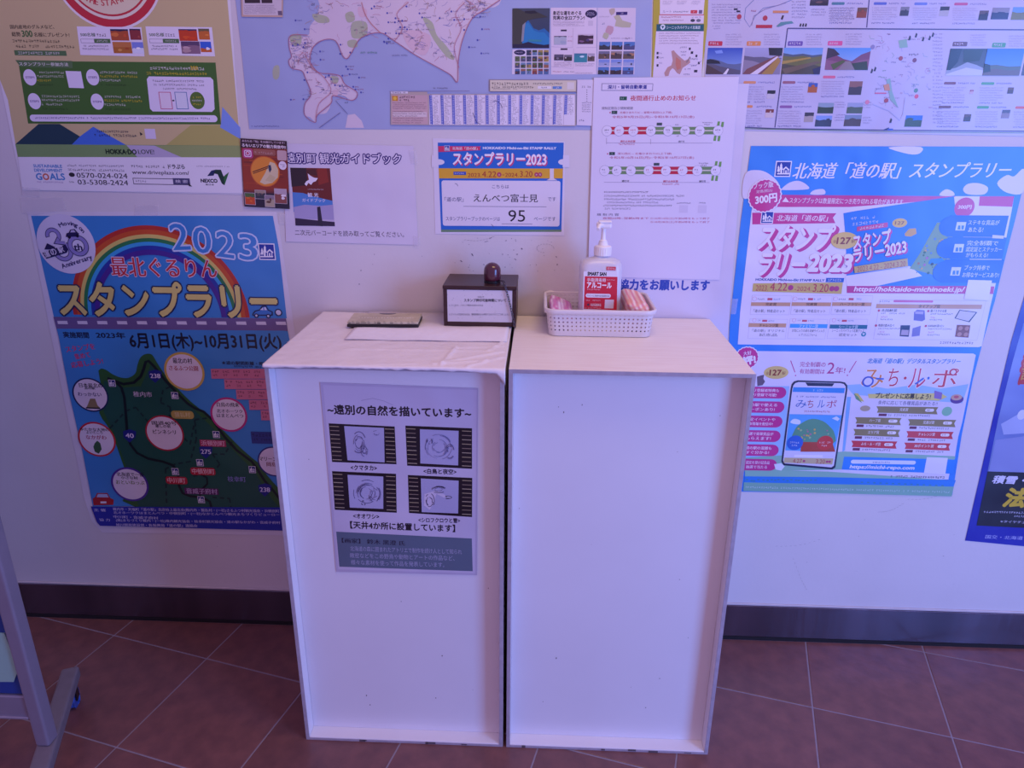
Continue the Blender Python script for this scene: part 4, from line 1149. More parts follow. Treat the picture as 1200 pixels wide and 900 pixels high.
p.G(590, 725, 112, 6, '#6a6468'); p.Bx(990, 1028, 95, 38, '#ded8d4')
p.Ln([(590, 180), (615, 178), (632, 195), (640, 215)], 3, '#5a5a88'); p.Ln([(480, 240), (500, 290), (520, 303)], 3, '#4a4a78')
p.Q([(1045, 62), (1145, 62), (1138, 312), (1042, 308)], '#dcd4e6'); p.GB(1070, 1130, 92, 110, 1, '#5a5468')
for k in range(6): p.C(1097, 118 + k * 12, 2.5, '#3a3648', n=6)
p.GB(1070, 1125, 180, 240, 5, '#6a6480'); p.G(1055, 1085, 282, 10, '#6a6480')
p.z(590, 0, 6.667)
p.Land(70, 360, 222, 312, ('#3e4a5c', '#1c3c60'), [((.0, .08, .25, .30, .5, .55, .5, .62), '#1a6aa8'), ((.3, .35, .4, .36, .55, .6, .6, .75), '#1f7fb8'), ((.8, .86, .88, .84, .88, .9, .92, .9), '#141a3c')],
       [([(0, .02), (.12, .0), (.35, .1), (.62, .08), (.95, .22), (.6, .26), (.42, .30), (.3, .40), (.26, .9), (0, .9)], '#3a3d38'), ([(.27, .42), (.36, .34), (.33, .5), (.30, .82), (.24, .84)], '#8a8c98'), ([(.45, .78), (.8, .79), (.78, .84), (.42, .83)], '#2e8a98'), ([(.33, .07), (.60, .06), (.68, .12), (.5, .14), (.34, .12)], '#171c2e')])
p.Q([(70, 386), (356, 386), (356, 580), (66, 580)], '#d8d0e0'); p.C(127, 410, 44, '#1c1c48', ry=.42); p.G(95, 160, 410, 10, '#d0c8e8')
pc = ['#4a6a98', '#5a6a4a', '#84403c', '#a08850', '#2e3a54', '#6c4a3c', '#6a88a8', '#3c4a38', '#946450', '#50506c']
for r_ in range(4):
    for c in range(6):
        if r_ == 0 and c < 2: continue
        p.Photo(90 + c * 45, 128 + c * 45, 412 + r_ * 49, 42, rng.choice(pc), rng.choice(pc), [rng.choice(pc)], .45, n=4)
p.Q([(370, 60), (730, 60), (725, 580), (372, 582)], '#dccfdf')
p.T('身近な道をめぐる', 386, 608, 102, 32, '#2a2228', bold=.03); p.T('充実の全22プラン!', 386, 634, 139, 32, '#2a2228', bold=.03)
p.C(685, 108, 46, '#241c4c', ry=.62); p.Q([(672, 132), (700, 132), (686, 146)], '#241c4c'); p.G(655, 715, 100, 11, '#cfc8e4'); p.G(652, 718, 116, 11, '#cfc8e4')
p.GB(386, 650, 162, 206, 4, '#7c7084'); p.Bx(662, 700, 182, 40, '#cabfd0')
p.Bx(448, 494, 238, 13, '#2c2440'); p.Bx(446, 500, 384, 13, '#2c2440'); p.Ln([(375, 365), (540, 372), (545, 220)], 1.5, '#a898b0'); p.Ln([(735, 235), (725, 370), (570, 372)], 1.5, '#a898b0'); p.Ln([(375, 520), (545, 535), (548, 380)], 1.5, '#a898b0')
p.Photo(395, 492, 315, 66, '#2c3050', '#b0b8c4', ['#a0acc0'], .15); p.G(502, 540, 286, 8, '#c05a70'); p.G(502, 540, 320, 8, '#c05a70'); p.Photo(582, 702, 305, 78, '#c8b8c8', '#3a2438', ['#7a5a80', '#b090a8', '#4a3a70'], .2)
p.Photo(396, 470, 448, 46, '#54506a', '#3c3848', ['#7a7488'], .5); p.Photo(474, 536, 452, 48, '#6a6878', '#302c30', ['#cfc4c4'], .4); p.Photo(552, 654, 452, 70, '#3a7a98', '#2f8a9c', ['#c8e4f0'], .3); p.Photo(658, 712, 448, 62, '#a8a0b4', '#5a4c48', ['#3a3038', '#d0c8d0'], .4)
p.GB(395, 540, 482, 520, 3, '#8a7c90'); p.GB(560, 715, 492, 520, 2, '#8a7c90'); p.G(385, 460, 560, 9, '#a83a4a'); p.G(470, 555, 560, 9, '#6a6478'); p.G(560, 700, 572, 7, '#6a6478')
p.Q([(735, 60), (1035, 62), (1022, 582), (730, 580)], '#d4c9dc')
p.Q([(860, 130), (900, 110), (930, 160), (1000, 180), (990, 215), (930, 215), (870, 205), (880, 160)], '#b8b49c'); p.C(830, 235, 30, '#c09aa8', n=9, rag=.2); p.C(800, 280, 22, '#b4b49c', n=9, rag=.2); p.C(850, 90, 22, '#b8a89c', n=7, rag=.3)
p.Bx(880, 968, 106, 24, '#2a1c6c', y2=104); p.G(895, 955, 105, 12, '#d4cce8'); p.G(745, 830, 130, 10, '#b0a8b8'); p.G(770, 800, 185, 14, '#5a6a90'); p.G(840, 1010, 300, 10, '#a898b0'); p.G(950, 1005, 300, 14, '#6a5c7a')
for r_, (yy, hh_) in enumerate(((358, 62), (450, 130), (552, 58))):
    for c in range(3):
        x = 748 + c * 96 - r_ * 5
        if r_ == 1:
            p.Photo(x, x + 86, 430, 60, rng.choice(['#8a7a80', '#5a7ab8', '#6a6a88']), rng.choice(['#4a3a3c', '#8898c8', '#5c4c44']), ['#a87a5c', '#2a2a40'], .4)
            p.Photo(x, x + 86, 490, 52, '#7a90d0', rng.choice(['#44405c', '#9aa4cc']), ['#3c3648'], .5)
        else: p.Photo(x, x + 86, yy, hh_, '#4a78b8', ['#2c3440', '#3a2c34', '#4a4c78'][c], ['#22242e', '#5a84c0'], .5)
p.build()

# --- sunset noodle flyer
p = Poster('flyer', 'small dark orange flyer with noodles circle and camera app icon, left of the guidebook notice', 'flyer',
           [(281.5, 162), (336, 165.5), (339.5, 245), (286.5, 242)], '#16142c', base=.0042, axis=((286.5, 242), (339.5, 245)), gloss=True, seed=5)
p.z(280, 140, 5.4545)
p.Q([(10, 122), (304, 138), (308, 190), (14, 180)], '#2c1020')
p.Q([(14, 180), (308, 190), (318, 440), (30, 440)], None, cols=['#8a2c1c', '#7a2a20', '#8c2c1a', '#a03a1c']); p.Q([(30, 440), (318, 440), (322, 478), (34, 478)], None, cols=['#a03a1c', '#8c2c1a', '#1c1430', '#1c1430'])
rng = random.Random(3)
for k in range(14): y = rng.uniform(200, 430); x = rng.uniform(25, 200); p.Q([(x, y), (x + 100, y + 3), (x + 102, y + 8), (x + 2, y + 6)], rng.choice(['#a8401c', '#6a2018', '#b8501e']))
p.T('あなたの「旬」をお届けしています!', 20, 292, 136, 15, '#d8c0cc', y2=150, bold=.02); p.T('るもいエリアの魅力発信中!!', 20, 300, 163, 22, '#ecdce4', y2=178, bold=.03)
p.Bx(24, 90, 215, 62, '#b83a78', y2=218, rnd=.25); p.Bx(34, 80, 216, 44, '#eadcea', rnd=.25); p.Bx(39, 75, 216, 34, '#b03a80', rnd=.25); p.C(57, 216, 13, '#eadcea'); p.C(57, 216, 8.5, '#c04a70'); p.C(70, 205, 2.6, '#eadcea')
p.Bx(92, 235, 207, 38, '#9a5a4c', y2=214, rnd=.3); p.G(100, 228, 210, 14, '#c89a90'); p.Bx(245, 305, 228, 64, '#c8a8a8', y2=232, rnd=.15)
p.C(168, 333, 94, '#c85a20', n=40); p.C(168, 333, 88, '#e08a2c', n=40); p.Q([(135, 400), (170, 340), (200, 270), (230, 280), (252, 320), (250, 370), (215, 405), (165, 415)], '#d8c49c'); p.Q([(170, 390), (200, 350), (235, 370), (215, 400)], '#ccb88c')
p.Ln([(88, 335), (200, 295)], 5, '#4a2018'); p.Ln([(92, 345), (200, 305)], 5, '#6a3018'); p.Q([(190, 290), (205, 292), (210, 320), (198, 340), (192, 320)], '#2a3a5c')
p.C(280, 294, 25, '#ece0ea', ry=1.05); p.G(264, 298, 288, 8, '#4a3a60'); p.G(264, 298, 300, 8, '#4a3a60')
p.Q([(30, 470), (322, 478), (324, 570), (38, 556)], '#171530')
for x, y, w_, h_, a, b, c in ((72, 505, 62, 72, '#4a6a38', '#c84a1c', '#e06a20'), (138, 478, 64, 52, '#a08a78', '#2c3440', '#5a4a4c'), (198, 520, 58, 70, '#8a7a88', '#b0a088', '#5c3a30'), (268, 488, 74, 90, '#b8a4b0', '#8a4a44', '#ece0e4')):
    p.Bx(x - w_ / 2 - 3, x + w_ / 2 + 3, y, h_ + 6, '#c0b0b4'); p.Photo(x - w_ / 2, x + w_ / 2, y, h_, a, b, [c, c], .4)
p.build()

# --- guidebook notice
p = Poster('notice', 'laminated white guidebook notice with purple heading and island cover picture, beside the orange flyer', 'notice',
           [(331, 168), (484.5, 171), (490, 287), (335, 283)], '#d6cfe0', base=.0016, axis=((345, 280), (485, 283)), gloss=True, seed=6)
p.z(280, 140, 5.4545)
p.T('遠別町 観光ガイドブック', 300, 1035, 246, 66, '#efe8f4', bold=.008, stroke=(.10, '#2c1470'), y2=252)
p.Q([(328, 308), (582, 312), (612, 680), (362, 676)], '#c4b8d4')
p.Q([(328, 308), (582, 312), (598, 520), (500, 505), (410, 475), (345, 478)], '#6a1c18'); p.Q([(328, 308), (430, 310), (440, 420), (338, 430)], '#241420'); p.Q([(500, 312), (560, 312), (575, 400), (510, 420)], '#8a281a'); p.Q([(430, 320), (490, 318), (500, 360), (440, 350)], '#4a1818')
p.Q([(342, 465), (410, 470), (480, 492), (598, 520), (603, 590), (350, 590)], '#4a86cc'); p.Q([(350, 560), (420, 545), (520, 552), (602, 545), (608, 640), (358, 632)], '#a8a0c8')
p.Q([(360, 630), (500, 645), (612, 655), (614, 682), (362, 678)], '#241c3c'); p.Q([(500, 560), (520, 556), (534, 650), (536, 682), (508, 680)], '#1c1a34')
p.Q([(440, 345), (462, 362), (480, 372), (505, 375), (492, 395), (475, 400), (462, 418), (445, 405), (432, 425), (420, 412), (432, 395), (448, 385)], '#ece6f2')
p.G(440, 545, 446, 7, '#d8ccd8'); p.T('観 光', 440, 508, 482, 28, '#efe8f4', bold=.02); p.T('ガイドブック', 405, 552, 515, 22, '#efe8f4', bold=.01)
p.T('二次元バーコードを読み取ってご覧ください。', 358, 1055, 722, 36, '#3a3348', y2=736)
p.tape([(479, 176), (487, 176), (490, 192), (482, 192)]); p.tape([(484, 276), (492, 277), (492, 290), (485, 289)]); p.tape([(327, 250), (336, 250), (336, 262), (327, 262)])
p.build()

# --- blue stamp-rally sheet with 95
p = Poster('notice', 'blue and white sheet with yellow date band and the page number 95', 'notice',
           [(507, 162), (662, 166), (661, 276), (510, 274)], '#dcd6e4', axis=((516, 271.5), (657, 272.5)), seed=7)
p.z(490, 150, 6.316)
p.Q([(145, 108), (1078, 108), (1060, 768), (170, 770)], '#1f68c4')
p.C(155, 252, 40, '#dcd6e4', ry=.5); p.C(1075, 252, 38, '#dcd6e4', ry=.55); p.Q([(100, 200), (146, 200), (152, 290), (100, 290)], '#dcd6e4'); p.Q([(1074, 200), (1120, 200), (1120, 290), (1070, 290)], '#dcd6e4')
p.Q([(148, 134), (466, 136), (456, 150), (466, 164), (150, 178)], '#cf2f62'); p.Em(214, 150, 34); p.T('北海道「道の駅」', 252, 440, 151, 22, '#eedce8', bold=.02)
p.T('HOKKAIDO Michi-no-Eki STAMP RALLY', 480, 1022, 148, 17, '#dfe4f4', bold=.05)
p.T('スタンプラリー2023', 258, 948, 226, 92, '#f0e8f0', bold=.035, shadow=(8, 8, '#cf3f78', 3))
p.Q([(152, 298), (1072, 300), (1070, 373), (156, 373)], '#d9a52e')
p.Bx(262, 355, 335, 24, '#1c4cb0'); p.G(270, 348, 335, 11, '#e4e0ee')
p.T('2023.', 368, 468, 348, 30, '#a8402c', bold=.01); p.T('4.22', 474, 578, 342, 44, '#a83a2c', bold=.01); p.C(600, 345, 17, '#b03a5c'); p.T('土', 592, 608, 345, 15, '#eadce4'); p.T('-', 624, 638, 347, 5, '#a83a2c'); p.T('2024.', 644, 744, 347, 30, '#a8402c', bold=.01); p.T('3.20', 754, 846, 340, 44, '#a83a2c', bold=.01)
p.C(876, 345, 16, '#b03a5c'); p.C(902, 345, 16, '#b03a5c'); p.T('水', 868, 884, 345, 14, '#eadce4'); p.T('祝', 894, 910, 345, 14, '#eadce4')
p.Q([(975, 300), (1004, 300), (1004, 372), (1030, 388), (950, 388), (975, 372)], '#dcd4dc')
p.Bx(178, 1050, 557, 336, '#dfd9e6', rnd=.05)
p.T('こちらは', 548, 672, 433, 26, '#2c3a70'); p.T('「道の駅」', 196, 336, 528, 34, '#2c3a70'); p.T('えんべつ富士見', 410, 886, 517, 60, '#1c1a2a', bold=.01); p.T('です', 960, 1020, 526, 30, '#2c3a70')
p.Ln([(335, 580), (950, 583)], 3, '#5a5878'); p.T('スタンプラリーブックのページは', 205, 606, 670, 32, '#2c3a70', bold=.005); p.T('95', 668, 792, 650, 86, '#1c1a2a'); p.T('ページです', 856, 1018, 672, 30, '#2c3a70', bold=.005); p.Ln([(618, 709), (845, 711)], 3, '#5a5878')
p.Ln([(272, 410), (288, 416), (294, 430)], 4, '#6a6a88'); p.Ln([(540, 712), (552, 722), (560, 735)], 3, '#4a4a6a'); p.Q([(170, 752), (1062, 752), (1060, 768), (170, 770)], '#6a8a6a')
p.build()

# --- blue-lettered poster under the closure notice
p = Poster('poster', 'plain white laminated sheet with bold blue request lettering behind the pump bottle', 'poster',
           [(694, 100), (878, 98), (868, 200), (853, 392), (852, 430), (688, 430)], '#d5cee2', base=.0030, axis=((735, 332), (831, 333)), gloss=True, seed=8)
p.z(600, 250, 4)
p.T('ご協力をお願いします', 462, 925, 333, 48, '#1f46ac', bold=.045)
p.tape([(857, 350), (865, 350), (862, 368), (856, 368)])
p.build()

# --- leaflet with olive border
p = Poster('leaflet', 'narrow olive-bordered leaflet with green title bar and small island map', 'leaflet',
           [(768, -120), (834, -120), (829, 30), (822, 92), (764, 92)], '#b3a43a', base=.0016, axis=((764, 90), (824, 90)), seed=9)
p.z(760, 0, 9)
p.Q([(125, -1000), (590, -1000), (592, 0), (578, 155), (120, 155)], '#ddd2e2'); p.Q([(113, 160), (585, 160), (580, 248), (108, 250)], '#dccfe0'); p.Q([(85, 255), (585, 255), (582, 330), (82, 330)], '#1c5a68'); p.Q([(80, 330), (582, 330), (560, 815), (45, 815)], '#dacfe2')
for k in range(3): p.GB(150 + k * 150, 260 + k * 145, 8, 50, 3, '#8a7f98')
p.Ln([(115, 155), (585, 157)], 7, '#c03040'); p.T('ルート', 150, 242, 122, 30, '#9a8fa4'); p.G(262, 425, 124, 16, '#3c3448'); p.Bx(444, 514, 125, 36, '#c8404c', rnd=.15); p.G(455, 505, 125, 16, '#eccad4'); p.Bx(530, 566, 125, 38, '#6a5c80')
p.G(130, 355, 180, 18, '#b05a68'); p.G(150, 375, 214, 14, '#8a5a70'); p.C(466, 216, 24, '#3a3c4c', ry=.6); p.C(527, 216, 24, '#6a6c7c', ry=.6); p.G(445, 560, 183, 12, '#5a5468')
p.C(150, 285, 26, '#d8e0e8'); p.Q([(134, 274), (166, 274), (150, 304)], '#1c5a68'); p.T('シーニックバイウェイ北海道', 190, 545, 290, 36, '#d8e4ec', bold=.02)
p.GB(110, 560, 338, 470, 5, '#8a6a80', .45)
p.Q([(240, 540), (265, 530), (290, 560), (330, 600), (380, 640), (430, 620), (440, 660), (400, 690), (360, 715), (330, 785), (300, 770), (270, 730), (250, 720), (225, 750), (210, 800), (175, 805), (165, 770), (200, 710), (240, 690), (255, 640)], '#b88f8c')
p.Q([(290, 600), (340, 640), (340, 720), (300, 740), (285, 680)], '#c07a6a'); p.Ln([(400, 660), (440, 600)], 12, '#8a7a80')
for x0, x1, y in ((85, 105, 560), (85, 105, 605), (85, 105, 690), (425, 445, 515), (445, 470, 555), (495, 515, 590), (520, 540, 665), (480, 515, 750)): p.Bx(x0, x1, y, 26, '#28243c')
for x0, x1, y in ((112, 165, 562), (112, 165, 608), (112, 155, 665), (330, 420, 500), (340, 410, 545), (345, 400, 580), (440, 530, 622), (380, 460, 730), (370, 440, 785), (450, 520, 690)): p.G(x0, x1, y, 17, '#7a7090')
p.Ln([(420, 680), (500, 690), (560, 640)], 2, '#9a8cb0')
p.build()

# --- scenic routes poster
p = Poster('poster', 'wide white scenic-route poster with rows of landscape photos above the blue rally poster', 'poster',
           [(836, -120), (1330, -120), (1312, 162), (826, 152), (826, 60)], '#c0bad6', base=.0008, axis=((860, 151), (1190, 153)), gloss=True, seed=10)
p.z(820, 0, 3.158)
def txt(x0, x1, y0, y1, n, c='#8a80a4'): p.GB(x0, x1, y0, y1, n, c, .5)
FRM = '#4c4878'
p.Ln([(132, 470), (280, 476), (700, 482), (1480, 488)], 4, '#44406a'); p.Ln([(150, 476), (700, 488), (1480, 494)], 2.5, '#6c8a5c')
p.Ln([(278, 472), (325, 105)], 4, FRM); p.Ln([(325, 105), (1480, 112)], 4, FRM); p.Ln([(618, 102), (632, -60)], 4, FRM)
p.Land(26, 155, 226, 98, ('#2c50b4', '#8aa8dc'), [((.45, .42, .5, .6, .62, .58), '#5c6a90'), ((.6, .62, .7, .75, .8, .85), '#56546a')], [([(.0, .45), (.1, .42), (.35, .5), (.4, .6), (0, .6)], '#1c2434'), ([(.0, .62), (.55, 1), (0, 1)], '#4a3c40'), ([(.5, 1), (.62, .78), (.66, .8), (.6, 1)], '#e0dce8'), ([(.2, .12), (.4, .08), (.45, .2), (.25, .22)], '#7a98e0')])
p.Land(163, 302, 226, 98, ('#a4a4cc', '#8c86a4'), [((.3, .35, .34, .4, .38), '#646078'), ((.45, .5, .6, .5, .4), '#8a8098')], [([(0, 1), (.1, .8), (.85, .3), (.95, .3), (.5, 1)], '#7a4a48'), ([(.2, 1), (.86, .32), (.92, .34), (.4, 1)], '#dccfdc'), ([(.5, 1), (.9, .35), (.98, .5), (.8, 1)], '#a8823c'), ([(.62, 0), (1, 0), (1, .3), (.66, .28)], '#20222c')])
p.Land(306, 450, 226, 98, ('#6a9ad8', '#a8c0dc'), [((.2, .26, .22, .28, .24), '#4c5a70'), ((.3, .34, .3, .36, .3), '#6a6a34'), ((.6, .66, .7, .62, .7), '#4c4430')], [([(0, .5), (.7, .35), (.72, .4), (0, .62)], '#a88c3c'), ([(0, .8), (.9, .5), (1, .55), (.1, 1)], '#6c5a44'), ([(.8, .8), (1, .7), (1, 1), (.85, 1)], '#28244c')])
p.Land(468, 628, 218, 82, ('#5a98e0', '#9ab4e0'), [((.2, .3, .5, .6, .3, .15), '#7a4a6c'), ((.55, .6, .66, .7, .55, .5), '#8a5a78')], [([(.45, .6), (.56, .6), (.7, 1), (.3, 1)], '#8c8088'), ([(.12, .75), (.4, .55), (.45, .62), (.2, 1)], '#54643c'), ([(.6, .7), (.95, .6), (1, 1), (.7, 1)], '#32402c'), ([(0, 0), (.15, .05), (.3, .3), (0, .5)], '#3a3040')])
p.Land(918, 1062, 230, 100, ('#34424c', '#5a6470'), [((.8, .7, .5, .6, .75), '#9aa4b8')], [([(0, 0), (.3, 0), (.25, .5), (.1, .8), (0, .8)], '#1e2c38'), ([(.35, .05), (.85, .05), (.8, .45), (.4, .5)], '#2c4038'), ([(0, .95), (.5, .7), (.95, .8), (1, 1), (0, 1)], '#c4c8dc')])
p.Land(1055, 1192, 230, 100, ('#3c7cdc', '#6ca0e4'), [((.62, .6, .66, .64), '#5c6a5c'), ((.8, .75, .8, .78), '#6a5c58')], [([(0, .55), (.15, .6), (.2, .85), (0, .9)], '#22302c')])
p.Photo(1200, 1330, 230, 100, '#7a90c8', '#4a4a5a', ['#303848'], .6)
for x0, x1, y, c in ((32, 84, 161, '#c02c44'), (174, 226, 161, '#d88a50'), (326, 381, 161, '#6a4ea0'), (474, 528, 160, '#d85a94'), (936, 990, 163, '#6a4a58'), (1082, 1132, 167, '#4a9c6c'), (1230, 1290, 168, '#c85a40')):
    p.Bx(x0, x1, y, 17, c, rnd=.2); p.G(x0 + 6, x1 - 6, y, 9, '#e4d8ec'); txt(x1 + 12, x1 + 75, y - 38, y + 8, 5, '#a296b4')
for x0, x1, y, c in ((20, 70, 60, 0), (90, 150, 60, 0)): pass
txt(45, 160, 12, 90, 8, '#8c84a8'); txt(48, 80, 92, 110, 2)
p.Ln([(200, 0), (170, 30), (165, 70), (185, 100), (205, 60), (235, 30), (290, 20), (340, 0)], 2.5, '#7a86b4'); p.Ln([(192, 95), (200, 60), (240, 35), (320, 10)], 2, '#8a7aa0')
p.C(146, 62, 9, '#b03c4c', n=10); p.C(242, 67, 9, '#b03c4c', n=10); p.Bx(271, 328, 44, 9, '#d08a60'); p.Bx(208, 268, 98, 12, '#b42c44'); p.G(190, 212, 40, 7, '#a83a50'); p.Bx(126, 140, 34, 6, '#20243c'); p.Bx(136, 150, 42, 6, '#20243c')
p.Q([(283, 97), (300, 82), (340, 78), (348, 86), (320, 90), (290, 100)], '#5a8c94'); p.Q([(300, 70), (306, 56), (312, 58), (306, 74)], '#3a2434')
for k in range(3): p.Q([(368 + k * 10, 98), (372 + k * 10, 86), (377 + k * 10, 88), (375 + k * 10, 99)], '#22202c')
p.Photo(408, 476, 10, 22, '#3c2c34', '#2c1c20', ['#6a4c48'], .5); txt(340, 400, 0, 70, 6); txt(478, 575, 26, 82, 6); txt(412, 470, 30, 60, 3)
for x, y, q, a, b in ((600, 47, 36, '#6c5048', '#8a4a3c'), (758, 42, 32, '#7c7c8c', '#3c3c4a'), (905, 42, 34, '#30303c', '#b0b0bc'), (1050, 57, 34, '#5c4448', '#2c2034'), (1112, 50, 64, '#8a8494', '#2c3058'), (1190, 50, 70, '#6a9ad0', '#7a7a4c'),
                      (418, 325, 34, '#3a5cb0', '#b0602c'), (576, 326, 48, '#8a5c54', '#3c3038'), (264, 350, 30, '#1c1c28', '#c8c0cc'), (258, 420, 30, '#7c3830', '#d0c0c4'), (404, 434, 34, '#34303c', '#a89c9c'), (1150, 335, 22, '#6a4438', '#4c3028'), (990, 436, 26, '#5c342c', '#3c2420'), (1132, 422, 30, '#4c4458', '#8c7a84'),
                      (466, 400, 58, '#8ca0b4', '#2c4028'), (574, 400, 58, '#98a0c0', '#4c5c44'), (458, 448, 60, '#7c98d8', '#2c344c'), (566, 446, 62, '#7888a4', '#4c342c'), (791, 448, 62, '#2c70c8', '#304c2c'), (1006, 340, 14, '#9c4a5c', '#c8a8b0')):
    p.Photo(x - q / 2, x + q / 2, y, q * (.68 if q > 55 else 1.05), a, b, [b], .45, n=4)
HB_ = [(488, 536, 13, '#4c7c8c'), (644, 692, 13, '#5a6ac0'), (794, 842, 14, '#6a7cc8'), (942, 992, 15, '#c05a8c'), (162, 208, 305, '#d89060'), (307, 354, 305, '#9a6070'), (456, 502, 285, '#d86a8c'), (904, 948, 308, '#7c4454'), (1042, 1090, 309, '#58a070'), (150, 196, 394, '#d88a58'), (296, 342, 395, '#8a5c9c'), (884, 930, 396, '#6c3c4c'), (1026, 1070, 397, '#4c9c64'), (1168, 1220, 398, '#d05c50')]
for x0, x1, y, c in HB_:
    p.Bx(x0, x1, y, 10, c, rnd=.4); p.G(x1 + 8, x1 + 72, y, 6, '#5a60a8')
    big = y > 100
    txt(x0 - 6, x0 + (84 if big else 90), y + 12, y + (66 if big else 62), 6, '#a096b4'); p.G(x0 - 8, x0 + 80, y + 72, 6, '#54549a')
txt(500, 545, 375, 400, 3); txt(500, 540, 420, 450, 3); txt(606, 640, 375, 402, 3); txt(604, 640, 430, 460, 3)
rng = random.Random(21)
for k in range(70):
    x, y = rng.uniform(645, 850), rng.uniform(125, 400)
    if rng.random() < .55: p.G(x, x + rng.uniform(8, 26), y, 5, rng.choice(['#5a548c', '#7a6a98', '#b05a80', '#5a8c7c']), gap=0)
    else:
        a = rng.uniform(0, 6.28); p.Ln([(x, y), (x + 14 * math.cos(a), y + 12 * math.sin(a)), (x + 24 * math.cos(a + .6), y + 20 * math.sin(a + .6))], 1.3, rng.choice(['#9a9cc4', '#b08cb0', '#8aa8a8']))
p.Q([(735, 150), (765, 145), (770, 175), (740, 178)], '#8cb4a4'); p.Q([(690, 295), (705, 290), (712, 340), (735, 400), (705, 370)], '#8cb4b0'); p.Q([(680, 315), (700, 310), (704, 335), (684, 335)], '#d0906c'); p.Ln([(640, 385), (700, 410), (740, 445), (752, 420), (760, 360)], 3, '#b4b4d8')
for x, y, c in ((744, 216, '#a04450'), (795, 223, '#7c4464'), (800, 335, '#5c8c7c'), (802, 357, '#d84c6c'), (640, 174, '#8c84b0'), (690, 372, '#a84454'), (620, 378, '#d8809c')): p.C(x, y, 8, c, n=10)
p.G(774, 816, 202, 8, '#3c3850'); p.Ln([(648, 345), (690, 345)], 4, '#d8587c')
for x, y in ((776, 140), (800, 130), (826, 144), (850, 140), (862, 128), (706, 446), (636, 262), (648, 255)): p.Q([(x - 5, y + 8), (x + 1, y - 9), (x + 6, y - 4), (x + 2, y + 9)], '#28223c')
txt(862, 905, 120, 460, 26, '#9a90b4')
for y0, y1, xx in ((5, 90, 18), (320, 470, 146)):
    for k in range(5): p.Bx(xx - (6 if xx > 100 else 0) + k * -1.2 * (xx > 100), xx + 5, y0 + k * (y1 - y0) / 5, 9, ['#2c2840', '#a83c3c', '#3c3c6c'][k % 3])
p.Ln([(680, 482), (700, 474)], 5, '#2c3c7c'); p.Bx(695, 715, 479, 6, '#3c5cc0')
p.build()

# --- night closure notice
p = Poster('notice', 'white expressway closure notice with red headline and red and green road diagrams', 'notice',
           [(696, 91), (866, 90), (857, 200), (843, 328), (689, 324)], '#dbd4e8', base=.0046, axis=((705, 200), (850, 200)), seed=11)
p.z(695, 90, 7.27)
p.Fr(72, 510, 87, 62, 4, '#4a4478', '#dbd4e8', y2=88); p.T('深川・留萌自動車道', 126, 458, 87, 34, '#2c2c8c', bold=.03)
p.Bx(226, 288, 184, 32, '#1c5440'); p.G(236, 278, 184, 16, '#a8c8b8'); p.T('夜間通行止めのお知らせ', 318, 876, 182, 46, '#c01c3c', bold=.015)
p.T('規制区間及び規制期間', 74, 338, 268, 24, '#5a5068')
RR = '#b8325c'
def road(oy, reds, y1, y2, yt, off=0, sc=1.0):
    xs = [118, 222, 342, 492, 640, 783, 908, 1064]
    for k in range(7):
        c = '#bc1c3c' if k in reds else '#6c8c5c'
        for dy in (-20, 17): p.Bx(xs[k] + 30 + off, xs[k + 1] - 28 + off, oy + dy, 27, c)
        p.Ln([(xs[k] + 34 + off, oy - 2), (xs[k + 1] - 34 + off, oy - 2)], 4, '#e8dca0')
    for (a, b) in ((1052, -58), (1086, -54), (1022, 64), (1056, 66)): p.Q([(a + 10 + off, oy + b - 22), (a + 30 + off, oy + b - 22), (a + 24 + off, oy + b + 22), (a + 2 + off, oy + b + 22)], '#6c9c54')
    for k, x in enumerate(xs):
        p.Ring(x + off, oy, 43, 2, '#8c84a4', '#e0daec'); red = (k in reds and k - 1 in reds) or (k in reds) and k
        p.G(x - 22 + off, x + 22 + off, oy - 6, 15, '#c02850' if red else '#2c2840', gap=0); p.G(x - 14 + off, x + 14 + off, oy + 16, 7, '#8a84a0')
road(460, {0, 1, 2}, 0, 0, 0)
p.C(145, 305, 6, RR, n=8); p.Bx(158, 206, 303, 28, '#2c4440'); p.G(166, 198, 303, 12, '#9cc0b0'); p.T('北竜ひまわりIC ~ 留萌大和田IC(上下線)', 228, 672, 306, 22, RR)
p.T('令和5年9月25日(月)~令和5年10月13日(金)', 162, 862, 344, 26, RR, bold=.005)
p.Bx(542, 588, 403, 24, '#3c4c50'); p.G(698, 740, 408, 12, '#5a5870'); p.G(700, 738, 504, 12, '#5a5870'); p.G(930, 1025, 390, 10, '#3c3850'); p.G(948, 1010, 407, 13, '#2c2840')
p.Ln([(112, 563), (1018, 565)], 2.5, '#8a7c98'); p.Ln([(115, 520), (115, 575)], 2.5, '#8a7c98'); p.Ln([(490, 530), (490, 575)], 2.5, '#8a7c98')
p.T('通行止め区間', 232, 358, 550, 18, '#c02850', bold=.02); p.G(218, 368, 574, 14, RR); p.T('通行可', 726, 778, 551, 16, '#2c2840', bold=.02)
p.Bx(138, 186, 654, 26, '#2c4440'); p.G(146, 178, 654, 12, '#9cc0b0'); p.C(124, 656, 6, RR, n=8); p.T('深川西IC ~ 北竜ひまわりIC(上下線)', 208, 668, 656, 22, RR)
p.T('令和5年10月16日(月)~令和5年10月27日(金)', 140, 860, 690, 25, RR, bold=.005)
p.z(695, 90 + 90 - 90 * 7.27 / 7.27, 7.27)
p.z(695, 90, 7.27)
road(799, {3, 4, 5}, 0, 0, 0, off=-20)
p.z(695, 180, 5.457)
